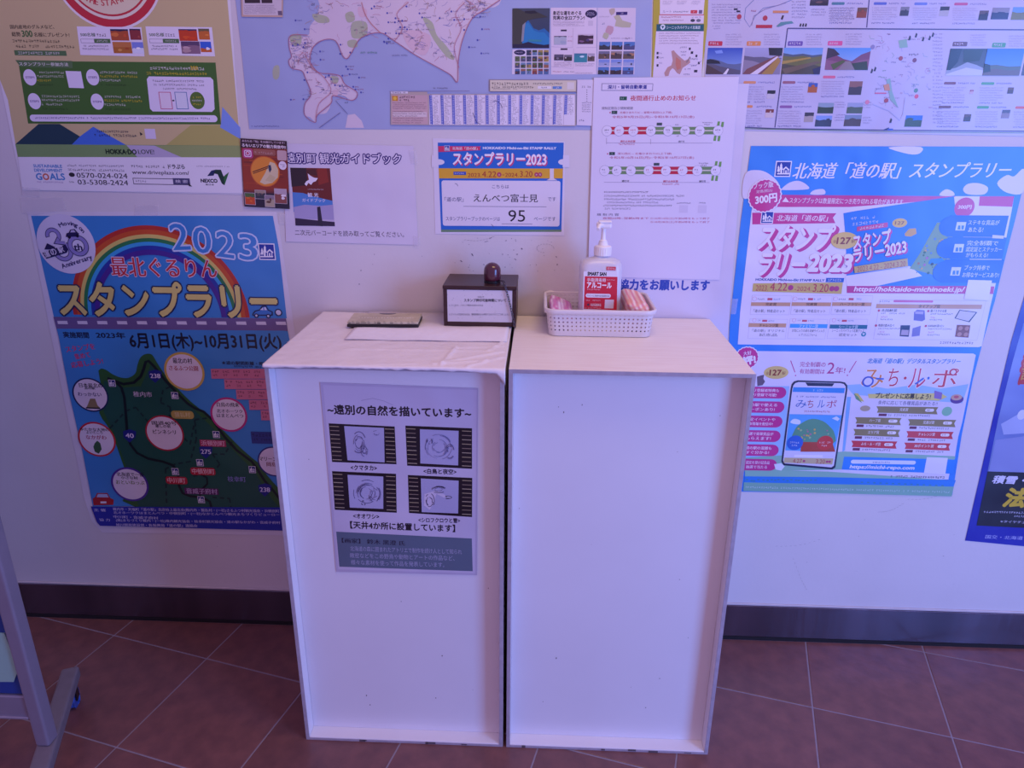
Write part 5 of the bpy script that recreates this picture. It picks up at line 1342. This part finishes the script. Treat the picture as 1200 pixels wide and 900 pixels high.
p.Ln([(70, 183), (745, 185)], 1.9, '#8a7c98'); p.T('通行可', 184, 230, 175, 13, '#2c2840', bold=.02); p.T('通行止め区間', 448, 542, 177, 14, '#c02850', bold=.02); p.G(442, 552, 196, 10, RR); p.T('通行可', 678, 720, 177, 13, '#2c2840', bold=.02)
p.Bx(388, 424, 68, 17, '#3c4c50'); p.G(676, 746, 62, 9, '#3c3850'); p.G(688, 734, 75, 10, '#2c2840')
for x0, x1, y, c in ((70, 358, 246, '#3c3450'), (70, 598, 270, '#3c3450'), (70, 522, 292, '#3c3450'), (90, 424, 312, '#4c4870'), (66, 508, 332, '#3c3450'), (75, 242, 352, '#4c4870')): p.G(x0, x1, y, 11, c, gap=.04)
p.G(536, 630, 316, 9, '#5a5470'); p.G(678, 732, 315, 9, '#5a5470'); p.Bx(550, 606, 354, 48, '#d0c8de'); p.Bx(670, 726, 355, 50, '#d0c8de')
p.T('規 制 内 容', 24, 165, 390, 16, '#3c3450'); p.T('夜間20時~翌朝6時まで', 62, 355, 413, 14, RR); p.T('①10月14日(土)午前6時をもって終了', 366, 745, 415, 15, RR); p.T('②10月28日(土)午前6時をもって終了', 366, 745, 438, 15, RR)
p.build()

# --- blue hokkaido stamp-rally poster
p = Poster('poster', 'bright blue stamp rally poster with pink panels and printed smartphone, beside the wood-grain cabinet', 'poster',
           [(880, 171), (1206, 172), (1200, 215), (1189, 260), (1176, 310), (1166, 352), (1152, 400), (1140, 445), (1127, 510), (1116, 580), (864, 576), (849, 560), (855, 380), (868, 260)], '#2f86e0', axis=((872, 575), (1115, 580)), base=.0012, gloss=True, seed=12)
p.z(850, 160, 3.4286)
BLU, PK, WH = '#2a80de', '#c8338a', '#e4dcec'
for pts in ([(80, 150), (130, 135), (175, 150), (215, 190), (205, 230), (120, 240), (70, 245)], [(228, 208), (258, 185), (295, 178), (328, 195), (330, 212), (235, 215)], [(342, 232), (358, 215), (395, 212), (398, 232)], [(655, 44), (785, 42), (780, 68), (735, 70)],
            [(955, 212), (975, 190), (1020, 188), (1055, 205), (1040, 232), (975, 232)], [(860, 236), (885, 212), (915, 222), (916, 238)], [(1092, 188), (1130, 155), (1160, 160), (1200, 130), (1196, 225), (1130, 225)]): p.Q(pts, '#dcd4e6', sm=4)
p.Em(232, 130, 56); p.T('北海道「道の駅」スタンプラリー', 276, 1148, 138, 66, '#ece6f2', bold=.02, ital=.2, y2=134)
p.Q([(118, 238), (1160, 240), (1150, 300), (1118, 460), (1065, 680), (1030, 842), (1018, 846), (50, 835), (60, 700), (85, 480), (105, 300)], WH)
p.Q([(200, 234), (925, 240), (905, 252), (500, 283), (190, 283)], PK); p.T('スタンプブックは数量限定につき売り切れる場合があります。', 258, 720, 256, 23, '#ecdcea', bold=.015, y2=263); p.Q([(228, 262), (242, 244), (256, 264)], '#ecdcea')
p.Q([(1022, 240), (1160, 240), (1152, 282), (1018, 278)], PK)
p.Q([(108, 306), (446, 308), (432, 326), (442, 348), (108, 353)], PK); p.Em(168, 325, 44); p.T('北海道「道の駅」', 208, 412, 327, 26, '#ecdcea', bold=.02, ital=.1)
p.C(158, 238, 66, '#e8e0ee', n=48, rag=.05); p.C(158, 238, 61, PK, n=48, rag=.05); p.T('ブック版', 112, 192, 200, 25, '#eee0ec', bold=.02, y2=190); p.T('定価(税込)', 124, 188, 223, 14, '#eee0ec', y2=215); p.T('300円', 120, 206, 256, 34, '#f2e6f0', bold=.04, y2=244)
p.Q([(474, 308), (530, 298), (918, 240), (925, 300), (1000, 560), (1000, 610), (488, 610), (484, 420)], BLU)
p.Q([(480, 560), (740, 520), (790, 560), (600, 602), (490, 604)], WH)
p.T('スタンプ', 138, 432, 405, 100, '#ece4f0', bold=.03, shadow=(14, 8, '#c83a92', 5), ital=.12)
p.T('ラリー', 135, 318, 514, 88, '#ece4f0', bold=.03, shadow=(12, 8, '#c83a92', 5), ital=.12); p.T('2023', 336, 506, 507, 66, '#ece4f0', bold=.05, shadow=(10, 7, '#c83a92', 5), ital=.1)
p.T('HOKKAIDO Michi-no-Eki STAMP RALLY', 122, 398, 574, 9, '#3c5ca8', bold=.04, y2=578); p.Bx(404, 476, 576, 17, '#1c58b8'); p.G(412, 470, 576, 9, '#dce0f4')
p.Q([(112, 590), (472, 586), (466, 632), (108, 622)], '#cdb368'); p.T('2023.', 122, 172, 608, 22, '#b83a54'); p.T('4.22', 180, 248, 603, 32, '#b83a54', bold=.01); p.C(262, 607, 11, '#b03478'); p.T('-2024.', 278, 346, 611, 18, '#b83a54'); p.T('3.20', 352, 414, 608, 32, '#b83a54', bold=.01); p.C(428, 611, 11, '#b03478'); p.C(446, 611, 11, '#b03478')
p.C(478, 418, 54, '#dcc070', ry=.64); p.T('全', 432, 446, 421, 13, '#8a4a34'); p.T('127', 448, 502, 418, 26, '#8a3a34', bold=.03); p.T('駅', 505, 520, 421, 13, '#8a4a34')
p.G(505, 610, 330, 12, '#d4dcf4', y2=322); p.G(510, 630, 352, 13, '#d4dcf4', y2=340); p.Bx(528, 652, 372, 19, '#d04a8c', y2=354); p.G(540, 640, 370, 12, '#ecdcec', y2=356)
p.T('スタンプ', 512, 662, 425, 58, '#ece4f2', bold=.035, shadow=(7, 5, '#c83a92', 4), y2=398); p.T('ラリー2023', 512, 724, 480, 50, '#ece4f2', bold=.035, shadow=(7, 5, '#c83a92', 4), y2=440)
p.Q([(515, 522), (730, 488), (732, 520), (518, 548)], '#c8b070'); p.T('2023.4.22 - 2024.3.20', 528, 722, 533, 22, '#b05a54', y2=509)
p.C(700, 347, 30, '#dcb850', ry=.62); p.T('127', 682, 718, 347, 14, '#8a4a34', bold=.02); p.C(960, 285, 40, '#c83a8a', n=30); p.T('300円', 935, 988, 283, 16, '#eedcec', bold=.03)
p.Q([(720, 390), (738, 370), (765, 368), (768, 390), (745, 402), (722, 400)], '#d0a44c')
p.Q([(780, 470), (850, 345), (865, 345), (930, 425), (900, 470), (905, 520), (870, 570), (850, 560), (740, 530)], '#7ea07c')
rng = random.Random(5)
for k in range(46):
    x = rng.uniform(760, 905); y = rng.uniform(390, 550)
    if abs(x - 850) < (y - 345) * .45 + 4 and (y < 500 or x > 740): p.C(x, y, rng.uniform(2, 6), rng.choice(['#3c6c3c', '#c8a05c', '#b0609c', '#5c88b8', '#d0c8d0', '#2c5c4c', '#a86a4c']), n=7)
p.Q([(815, 505), (825, 490), (870, 488), (882, 500), (880, 510), (816, 512)], '#1c84c8'); p.C(830, 512, 6, '#20283c'); p.C(868, 511, 6, '#20283c')
for k, (xa_, xb_, yy, l1, l2) in enumerate(((884, 1152, 362, 'ステキな賞品が', 'あたる!'), (884, 1150, 450, '完全制覇で', '認定証とステッカー'), (882, 1142, 543, 'ブック持参で', 'お得なサービスあり!'))):
    x0 = (894, 884, 872)[k]; hh_ = (86, 86, 92)[k]
    p.Bx(x0, (1128, 1120, 1108)[k], yy - 3, hh_, '#1c6cd0', y2=yy - 1); p.C(x0 + 6, yy - 2, hh_ / 2 * .98, '#1c6cd0', ry=.95)
    tx = (975, 970, 960)[k]
    p.T(l1, tx, tx + 125 - k * 12 * (k == 2), yy - (17 if k != 1 else 23), 20, '#dce2f6', bold=.015); p.T(l2, tx - 4 * k, tx + (60, 140, 138)[k], yy + (12 if k != 1 else 2), 20, '#dce2f6', bold=.015)
    if k == 1: p.T('がもらえる!', tx - 4, tx + 84, yy + 25, 18, '#dce2f6', bold=.015)
    ix = (945, 936, 924)[k]; p.Bx(ix - 19, ix + 19, yy - 2, 34, '#d6def4'); p.Bx(ix - 12, ix + 12, yy + 3, 16, '#3c84d8'); p.Ln([(ix, yy - 18), (ix, yy + 14)], 4, '#d6def4')
p.Q([(1072, 395), (1118, 398), (1116, 410), (1070, 408)], '#dcd4e8')
p.Q([(488, 600), (970, 600), (1080, 602), (1076, 632), (488, 628)], '#c02f86'); p.T('https://hokkaido-michinoeki.jp/', 518, 958, 615, 25, '#f0e4f0', bold=.03, ital=.15, y2=617)
p.Q([(975, 575), (1070, 578), (1056, 658), (958, 652)], '#e8e2f0')
for k in range(3):
    x0 = 105 + k * 165 - 2 * k
    p.Fr(x0 - 2, x0 + 156, 676, 78, 1, '#c0b4cc', WH); p.C(x0 + 12, 652, 9, '#d8a0b8'); p.C(x0 + 12, 652, 7.5, WH); p.G(x0 + 24, x0 + 60, 653, 7, '#6a607c'); p.Bx(x0 + 64, x0 + 84, 653, 9, '#c8506c'); p.G(x0 + 88, x0 + 120, 653, 7, '#5a88b8')
    p.Bx(x0 - 2, x0 + 156, 673, 15, '#c89a78', y2=674); p.T(('完走賞', '完遊賞', 'ハーフラリー賞')[k], x0 + (57, 57, 30)[k], x0 + (100, 100, 128)[k], 673, 12, '#4a2c28', bold=.02); p.T('「道の駅」特産品セット', x0 + 8, x0 + 134, 700, 13, '#3c3450')
    x1 = 96 + k * 160
    p.Fr(x1 - 2, x1 + 150, 772, 80, 1, '#c0b4cc', WH); p.C(x1 + 20, 738, 8, '#d8a0b8'); p.C(x1 + 20, 738, 6.5, WH); p.G(x1 + 34, x1 + 48, 739, 6, '#6a607c'); p.Bx(x1 + 52, x1 + 72, 740, 8, '#c8506c'); p.G(x1 + 76, x1 + 105, 740, 6, '#5a88b8')
    p.Bx(x1 - 3 + 6 * (k > 0), x1 + 148 + 6 * (k > 0), 757 + k * 3, 16, ('#c89a78', '#3fa0e4', '#1c6c8c')[k]); p.T(('チャレンジ賞', 'ファミリー賞', 'シーニック賞')[k], x1 + 40, x1 + 116, 758 + k * 3, 13, ('#4a2c28', '#d8ecf8', '#d8e8f0')[k], bold=.02)
    p.T(('「道の駅」オリジナル', 'お気に入りの道を走破サイン入り', 'シーニックバイウェイ応援グッズ')[k], x1 + 12, x1 + 142, 779, 12, '#3c3450'); p.T(('記念品', 'レプリカユニフォーム', '認定セット')[k], x1 + 40, x1 + 112, 796, 12, '#3c3450')
p.C(555, 794, 10, '#2c8ca4'); p.Q([(549, 790), (561, 790), (555, 799)], WH)
p.Fr(608, 1030, 735, 160, 1, '#c0b4cc', WH); p.Bx(606, 1030, 681, 17, '#c89a78', y2=684); p.T('タイアップ賞', 776, 862, 682, 14, '#4a2c28', bold=.02); p.Bx(675, 835, 661, 9, '#d06a9c', rnd=.5); p.G(620, 668, 661, 8, '#8c84a0')
for (x, y, n_) in ((612, 698, '北国鮮菜'), (810, 700, '旅バスタオル賞'), (600, 758, '地酒の飲み比べ'), (800, 760, 'HOKKAIDO賞メロン')):
    p.C(x + 5, y + 1, 5, '#c04468'); p.T(n_, x + 14, x + 78, y, 11, '#3c3450', bold=.02); p.G(x + 14, x + 112, y + 12, 6, '#5a5470'); p.G(x + 14, x + 46, y + 26, 6, '#c05a78'); p.G(x + 10, x + 66, y + 36, 6, '#5a5470')
p.Q([(758, 705), (770, 696), (800, 698), (802, 735), (790, 742), (756, 738)], '#6a64b0'); p.Q([(762, 702), (796, 702), (794, 714), (762, 712)], '#b4a8cc'); p.Q([(940, 696), (1012, 705), (980, 746), (920, 730)], '#20243c'); p.Q([(942, 699), (1006, 707), (977, 742), (925, 729)], '#cfc8d8')
p.Q([(704, 758), (742, 758), (736, 804), (700, 802)], '#202458'); p.Q([(708, 776), (736, 777), (734, 798), (704, 797)], '#b4a4b8'); p.Q([(752, 770), (785, 760), (780, 800), (748, 804)], '#7c78b8'); p.Q([(930, 756), (984, 758), (976, 808), (922, 804)], '#84433c')
for x, y in ((944, 770), (970, 771), (940, 794), (966, 795)): p.C(x, y, 9, '#b88478')
p.G(862, 1008, 828, 9, '#4c4868')
# lower half: app panel
p.z(850, 390, 4)
p.Q([(100, 85), (1162, 97), (1174, 104), (1165, 150), (1110, 420), (1072, 560), (1045, 688), (95, 665), (95, 300)], '#dfd8ea')
p.Q([(560, 245), (640, 240), (760, 262), (900, 242), (1010, 262), (1140, 240), (1110, 330), (600, 290)], '#9cc4ea'); p.Q([(130, 250), (300, 250), (270, 600), (90, 600)], '#9cc4ea'); p.Q([(570, 300), (620, 300), (596, 520), (548, 560)], '#7eb4e8')
p.Q([(590, 292), (1118, 330), (1076, 578), (560, 556)], '#dcd4e6')
p.Q([(95, 585), (560, 556), (1078, 578), (1074, 596), (556, 580), (545, 640), (90, 650)], '#8cbcac'); p.Q([(92, 640), (480, 650), (1045, 690), (1040, 700), (92, 690)], '#8cc0b0')
p.Q([(90, 672), (480, 676), (1080, 690), (1066, 728), (88, 708)], '#2f84dc'); p.Q([(86, 700), (1070, 720), (1060, 766), (84, 740)], '#7fb4a4'); p.G(94, 1060, 722, 9, '#c8e0e4', y2=746)
p.C(100, 118, 56, '#e8e0ee', n=40, rag=.05); p.C(100, 118, 51, PK, n=40, rag=.05); p.T('大好', 84, 122, 98, 20, '#f0e0ee', y2=92, bold=.02); p.T('評!', 82, 140, 134, 40, '#f2e6f0', y2=122, bold=.05)
p.C(238, 186, 58, '#d8c078', ry=.56); p.T('全', 190, 204, 189, 14, '#8a4a34'); p.T('127', 208, 262, 186, 26, '#8a3a34', bold=.03); p.T('駅', 266, 282, 189, 14, '#8a4a34')
p.Q([(150, 250), (148, 205), (165, 200), (182, 196), (178, 215), (186, 228), (175, 245)], '#6a5c70')
p.Ln([(306, 130), (326, 185)], 4, '#c03c84'); p.C(329, 200, 3.5, '#c03c84', n=8); p.Ln([(614, 132), (580, 186)], 4, '#c03c84'); p.C(572, 199, 3.5, '#c03c84', n=8)
p.T('完全制覇の', 350, 470, 147, 24, '#b83c84', bold=.01); p.T('有効期間は', 348, 466, 180, 24, '#b83c84', bold=.01); p.T('2', 478, 512, 165, 52, '#b83c84'); p.T('年!', 516, 562, 175, 30, '#b83c84', bold=.01)
for k in range(6):
    y = 278 + k * 68 - (k > 3) * 2; xr = 286 - k * 9
    p.Bx(60, xr, y, 54, '#c4348a', rnd=.5)
    p.T(('アプリ登録者特典も', '道の駅で使える', '限定イベントや', '抽選で豪華賞品が', '道の駅の混雑も', '認定を受け記念品')[k], 96, xr - 34, y - 10, 15, '#f0dcec', bold=.02); p.T(('アプリ登録で可能!', 'クーポンあり!', '最新情報を配信中!', 'もらえます!', 'すぐ分かる!', '抽選で当たる')[k], 96, xr - 46, y + 11, 15, '#f0dcec', bold=.02)
p.Q([(228, 615), (262, 610), (278, 625), (262, 645), (235, 640)], '#e0e4ee')
p.Q([(306, 262), (311, 240), (322, 227), (340, 222), (540, 228), (560, 232), (571, 246), (571, 268), (515, 630), (500, 640), (272, 620), (262, 602)], '#20284c'); p.Q([(313, 264), (318, 246), (327, 235), (342, 230), (538, 235), (554, 239), (563, 250), (563, 268), (508, 622), (496, 630), (278, 611), (270, 598)], '#d8d4ea')
p.Q([(374, 232), (510, 236), (500, 250), (385, 248)], '#20284c'); p.Q([(318, 254), (560, 258), (556, 282), (314, 276)], '#3c90dc'); p.G(410, 465, 268, 9, '#d4e4f4')
p.G(332, 522, 298, 8, '#5a68a8')
for st_, x0, x1, c in (('み', 330, 380, '#3c6cb8'), ('ち', 384, 412, '#a8405c'), ('ル', 432, 466, '#3c6cb8'), ('ポ', 474, 520, '#b03c6c')): p.T(st_, x0, x1, 332, 36, c)
p.G(368, 498, 367, 8, '#a8506c'); p.Bx(362, 462, 391, 20, '#c02c4c', rnd=.5); p.T('2023年度版', 376, 450, 391, 12, '#f0dce4')
p.Q([(300, 380), (545, 385), (512, 556), (280, 550)], '#5aa8e8'); p.Q([(325, 452), (360, 420), (405, 402), (455, 412), (490, 440), (510, 470), (500, 520), (320, 520)], '#5c9a7c', sm=3)
p.Q([(304, 420), (320, 402), (350, 410), (345, 428)], '#dce4f0', sm=3); p.Q([(498, 400), (520, 390), (535, 402), (525, 412)], '#dce4f0')
rng = random.Random(8)
for k in range(20): p.C(rng.uniform(335, 495), rng.uniform(440, 500), rng.uniform(3, 6), rng.choice(['#9cc08c', '#b8708c', '#d0b05c']), n=6)
p.Q([(352, 556), (354, 510), (500, 512), (514, 556)], '#b04438'); p.C(325, 514, 38, '#2c64c8'); p.C(466, 515, 38, '#c83c3c'); p.G(302, 348, 512, 8, '#d8e0f4'); p.G(310, 342, 525, 8, '#d8e0f4'); p.G(440, 495, 512, 8, '#f0d8dc'); p.G(450, 482, 527, 8, '#f0d8dc')
p.Bx(322, 456, 576, 12, '#ece6f0'); p.Q([(276, 584), (506, 588), (500, 616), (272, 608)], '#c8b890'); p.T('4.27', 316, 358, 599, 20, '#b04454'); p.T('3.20', 424, 466, 602, 20, '#b04454'); p.C(368, 600, 6, '#b04478'); p.C(476, 603, 6, '#b04478'); p.C(488, 603, 6, '#b04478')
p.T('北海道「道の駅」デジタルスタンプラリー', 668, 1102, 131, 24, '#2c66b4', bold=.02, stroke=(.03, '#bcd4f0'), y2=134, ital=.2)
for st_, x0, x1, y, h_, c in (('み', 640, 742, 214, 86, '#d8884c'), ('ち', 762, 812, 208, 84, '#c0344c'), ('・', 836, 850, 212, 14, '#c0344c'), ('ル', 862, 940, 212, 92, '#c83c64'), ('・', 946, 958, 212, 14, '#3c6cc8'), ('ポ', 972, 1088, 210, 88, '#c84454')):
    p.T(st_, x0, x1, y, h_, c, bold=-.012, stroke=(.05, '#f0e8f0'))
p.Ring(668, 228, 27, 8, '#3c5cc0', '#dfd8ea'); p.Ring(1068, 184, 18, 7, '#c0344c', '#e4dcec'); p.Ln([(890, 240), (930, 212)], 8, '#3c6cc8'); p.Ln([(705, 214), (742, 216)], 8, '#3c6cc8')
p.Q([(668, 286), (1010, 282), (1040, 300), (1000, 318), (672, 306)], '#d8cc7c'); p.T('プレゼントに応募しよう!', 704, 962, 293, 25, '#3c3430', bold=.03, y2=299); p.Q([(980, 270), (1016, 280), (1012, 312), (978, 306)], '#8c6cb0')
p.T('条件に応じて各種賞品があたる!!', 716, 994, 326, 19, '#4c4870', y2=332)
p.Q([(604, 282), (622, 284), (650, 322), (632, 320)], '#cfc06c'); p.Q([(602, 284), (612, 310), (640, 328), (622, 300)], '#6c9c6c'); p.C(655, 354, 24, '#b0a088', ry=.6); p.C(1085, 312, 31, '#5c3c8c', ry=.7); p.C(1083, 302, 26, '#c8a494', ry=.6); p.C(1082, 300, 12, '#c05c6c', ry=.6); p.C(1038, 368, 24, '#84c0a0')
for x0, x1, y, c, st_ in ((708, 998, 360, '#8c8058', '完走賞'), (608, 826, 411, '#8c8058', 'ハーフ賞'), (856, 1082, 420, '#8c8058', '完遊び賞'), (600, 820, 466, '#8c8058', 'エリア賞'), (848, 1070, 476, '#c83c4c', 'チャレンジ賞'), (590, 806, 521, '#c83c4c', 'みち・ル・ポ賞'), (838, 1056, 530, '#c83c4c', '30ポイント賞')):
    p.Q([(x0, y - 16), (x1, y - 12), (x1 - 10, y + 4), (x1 - 4, y + 22), (x0 + 2, y + 14), (x0 + 8, y)], c)
    w_ = 13 * len(st_); p.T(st_, (x0 + x1) / 2 - w_ / 2 - 16, (x0 + x1) / 2 + w_ / 2 - 16, y - 1, 15, '#ece4e4', bold=.02); p.Bx(x1 - 62, x1 - 20, y + 2, 14, '#ece4e4', rnd=.5); p.G(x1 - 54, x1 - 28, y + 2, 8, c)
    p.Bx(x0 + 10 if x1 - x0 > 260 else x0 + (x1 - x0) * .03, x0 + (48 if x1 - x0 > 260 else 40), y + 24, 12, '#6c2c54'); p.G(x0 + 52, x1 - 30, y + 25, 9, '#6a6484', y2=y + 29)
p.Q([(556, 580), (1078, 594), (1066, 660), (545, 640)], '#2c88e4'); p.Bx(588, 892, 603, 18, '#dfe4f4', rnd=.5, y2=608); p.G(690, 790, 606, 8, '#3c5ca0'); p.T('https://michi-repo.com', 584, 885, 629, 21, '#e8e8f8', bold=.04, ital=.15, y2=635)
p.Q([(944, 582), (1042, 586), (1030, 664), (930, 656)], '#e6e2f0'); p.G(775, 1040, 672, 10, '#3c4468', y2=678)
for k in range(18): p.C(100 + k * 19 + rng.uniform(-4, 4), 690 + rng.uniform(-3, 4), 7, '#3c8ca4', n=7, ry=.5)
for k in range(14): p.C(640 + k * 29, 700 + k * 1.2, 7, '#3c8ca4', n=7, ry=.5)
p.build()

# --- dark blue winter tyre poster
p = Poster('poster', 'dark blue winter-road poster with snowy street picture and yellow lettering, at the picture edge', 'poster',
           [(1204, 335), (1420, 330), (1400, 655), (1198, 640), (1131, 633.5), (1148, 560), (1166, 480), (1185, 400)], '#1c22a0', base=.0010, axis=((1131, 633), (1200, 636.5)), gloss=True, seed=13)
p.z(1120, 360, 3.214)
p.Q([(255, 60), (900, 40), (860, 640), (120, 618), (160, 420), (215, 200)], None, cols=['#5a6cb8', '#5a6cb8', '#8a98c8', '#6a7ab4', '#7484bc', '#8090cc'])
p.Q([(170, 440), (240, 400), (340, 430), (320, 470), (180, 480)], '#a8b0d8'); p.Q([(150, 500), (300, 480), (420, 540), (410, 630), (124, 618)], '#8890c4'); p.C(248, 405, 16, '#d4d4e8', ry=1.3)
p.T('警', 244, 300, 230, 110, '#b81c2c', bold=.08); p.T('警', 250, 294, 230, 88, '#c89a2c', bold=.01)
p.Q([(120, 618), (860, 640), (850, 860), (78, 822)], '#0e0c24')
p.T('積雪・凍結路面では', 140, 560, 648, 30, '#d8d4ea', bold=.03, y2=662, ital=.15); p.T('法令により', 188, 600, 716, 70, '#d0b02c', bold=.05, y2=730, ital=.12)
p.G(106, 400, 770, 8, '#c8c4dc', y2=778); p.G(220, 400, 786, 7, '#c8c4dc'); p.T('※タイヤチェーン装着車を除く', 168, 400, 806, 10, '#c8c4dc', y2=816); p.T('国交・北海道・北海道開発局', 112, 420, 864, 14, '#b0b4e4', y2=876)
p.build()

# --- artist notice on the cabinet front
p = Poster('notice', 'laminated artist notice with four filmstrip-framed drawings taped to the paper-covered cabinet front', 'notice',
           [(375, 448), (560, 455), (559, 674), (394, 670), (385, 560)], '#bdb4cc', plane=YF + .032, base=.0016, axis=((394, 668), (556, 672.5)), gloss=True, seed=14)
p.z(370, 440, 3.75)
p.Q([(32, 42), (708, 64), (700, 870), (98, 852)], '#c9c1d6')
p.T('~遠別の自然を描いています~', 52, 682, 148, 42, '#1c1626', bold=.035, y2=166)
for (x0, y0, x1, y1, x2, y2, x3, y3, ix0, iy0, ix1, iy1, ix2, iy2, ix3, iy3) in (
    (57, 210, 347, 224, 355, 390, 72, 380, 125, 222, 300, 230, 303, 382, 140, 372),
    (394, 220, 687, 232, 687, 410, 402, 396, 458, 236, 628, 243, 626, 395, 460, 386),
    (72, 420, 353, 432, 356, 603, 84, 590, 140, 436, 297, 444, 297, 586, 150, 580),
    (405, 437, 688, 450, 687, 622, 410, 604, 462, 452, 628, 462, 626, 606, 466, 600)):
    p.Q([(x0, y0), (x1, y1), (x2, y2), (x3, y3)], '#150f1c')
    p.Q([(ix0, iy0), (ix1, iy1), (ix2, iy2), (ix3, iy3)], '#b0aece')
    for k in range(9):
        f = (k + .7) / 9.3
        for (ax, ay, bx, by_, sx) in ((x0, y0, x3, y3, 1), (x1, y1, x2, y2, -1)):
            X_ = ax + (bx - ax) * f; Y_ = ay + (by_ - ay) * f
            p.Ln([(X_ + sx * 3, Y_), (X_ + sx * 44, Y_ + sx * 2)], 3.4, ('#a89a78', '#8c7c6a', '#b0a488')[k % 3])
        if k: continue
inkc = ['#5a5680', '#6c6890', '#4c4870', '#7a78a0']
rng = random.Random(31)
def scrib(cx_, cy_, rx, ry_, n, c=None):
    for k in range(n):
        a0 = rng.uniform(0, 6.28); r0 = rng.uniform(.3, 1); L_ = rng.uniform(.5, 1.8)
        p.Ln([(cx_ + rx * r0 * math.cos(a0 + L_ * q / 6), cy_ + ry_ * r0 * math.sin(a0 + L_ * q / 6)) for q in range(7)], rng.uniform(1.2, 3.2), c or rng.choice(inkc))
scrib(190, 295, 35, 55, 20); scrib(215, 330, 18, 30, 10, '#57557e'); scrib(268, 255, 22, 14, 6)
scrib(540, 315, 62, 58, 20, '#7a7aa4'); scrib(500, 290, 20, 22, 6); scrib(590, 330, 25, 40, 8)
scrib(225, 515, 60, 58, 24); scrib(210, 560, 18, 18, 7, '#302c48'); scrib(260, 520, 28, 40, 10)
p.Q([(476, 570), (500, 590), (520, 560), (530, 520), (560, 535), (600, 540), (560, 520), (530, 505), (505, 512), (478, 520)], '#d0c8dc'); scrib(540, 500, 40, 18, 12, '#3c3450'); scrib(500, 550, 22, 34, 8, '#4c4464'); scrib(575, 535, 28, 8, 5, '#241e34')
p.T('<クマタカ>', 154, 268, 404, 22, '#241c34', bold=.03); p.T('<白鳥と夜空>', 474, 618, 420, 22, '#241c34', bold=.03); p.T('<オオワシ>', 165, 278, 617, 20, '#241c34', bold=.03); p.T('<シロフクロウと雪>', 452, 634, 635, 20, '#241c34', bold=.03, y2=638)
p.T('【天井4か所に設置しています】', 152, 612, 656, 32, '#1c1626', bold=.03, y2=672)
p.Q([(90, 686), (686, 716), (690, 860), (104, 840)], '#5c6c80')
p.T('【画家】 鈴木 黒澄 氏', 115, 392, 724, 21, '#201c38', bold=.02, y2=737)
p.T('北海道の森に囲まれたアトリエで制作を続け人として知られ', 152, 642, 760, 22, '#a8a8c4', y2=775); p.T('緻密などをこめ野鳥や動物とアートの作品など、', 150, 610, 790, 22, '#a8a8c4', y2=803); p.T('様々な素材を使って作品を発表しています。', 155, 565, 820, 22, '#a8a8c4', y2=832)
p.Ln([(200, 110), (250, 100), (300, 112), (340, 130)], 2, '#9c94b0')
p.build()

# scuffs and handwriting traces left on the wall
rng = random.Random(77)
vsq = []
bm = bmesh.new()
def mark(x, y, w_, h_, a):
    c = at(x, y, Y=-.0006)
    u = Vector((math.cos(a), 0, math.sin(a))) * w_ * .001; v = Vector((-math.sin(a), 0, math.cos(a))) * h_ * .001
    f = [bm.verts.new(c + u * i + v * j) for i, j in ((-1, -.6), (.6, -1), (1, .6), (-.6, 1))]
    bm.faces.new(f)
for x, y, w_, h_, a in ((553.5, 298.5, 3.6, 1.1, -1.0), (540.5, 306, 3, 1, -.7), (606, 298, 2.2, .9, .1), (604, 304, 3, .8, -.5), (589, 298, 1.2, 1.0, 0), (611.5, 291.5, 2.2, 1.3, -.8), (567, 310, 1.6, .8, -.4), (423, 317, 1.5, 1, .4), (421, 333, 1.3, 1.2, 0), (602, 293, 1.2, .8, .9), (592, 313, 1, 1, 0), (575, 279, 4, .5, .5), (570, 283, 5, .5, .2), (593, 282, 2.4, .6, .3), (652, 301, 2, .8, -.8), (653, 310, 1, 2, 0), (604, 281, 1.5, .5, .2)): mark(x, y, w_, h_, a)
for k in range(26): mark(rng.uniform(540, 660), rng.uniform(278, 320), rng.uniform(.5, 1.4), rng.uniform(.3, .8), rng.uniform(-1.5, 1.5))
for k in range(40): mark(rng.choice([rng.uniform(345, 560), rng.uniform(860, 1130), rng.uniform(30, 330)]), rng.choice([rng.uniform(290, 355), rng.uniform(590, 690)]), rng.uniform(.4, 1.3), rng.uniform(.3, .8), rng.uniform(-1.5, 1.5))
for k in range(14):
    a = 2 * math.pi * k / 18; mark(639 + 10 * math.cos(a), 291 - 5 * math.sin(a) , 2.0, .25, a + 1.57)
for (x0, y0, x1, y1) in ((545, 281, 578, 277), (1065, 585, 1105, 578), (1030, 600, 1058, 590), (910, 640, 960, 632), (930, 655, 945, 690)):
    for k in range(10):
        t = k / 9; mark(x0 + (x1 - x0) * t, y0 + (y1 - y0) * t + 3 * math.sin(t * 3), 3.2, .22, math.atan2(y0 - y1, x1 - x0))
mk = bm_obj('scuff_marks', bm, mat('wall_scuff', '#5c5268', rough=.8), wall, kind='stuff')

bpy.data.objects.remove(_to); bpy.data.curves.remove(_tc)
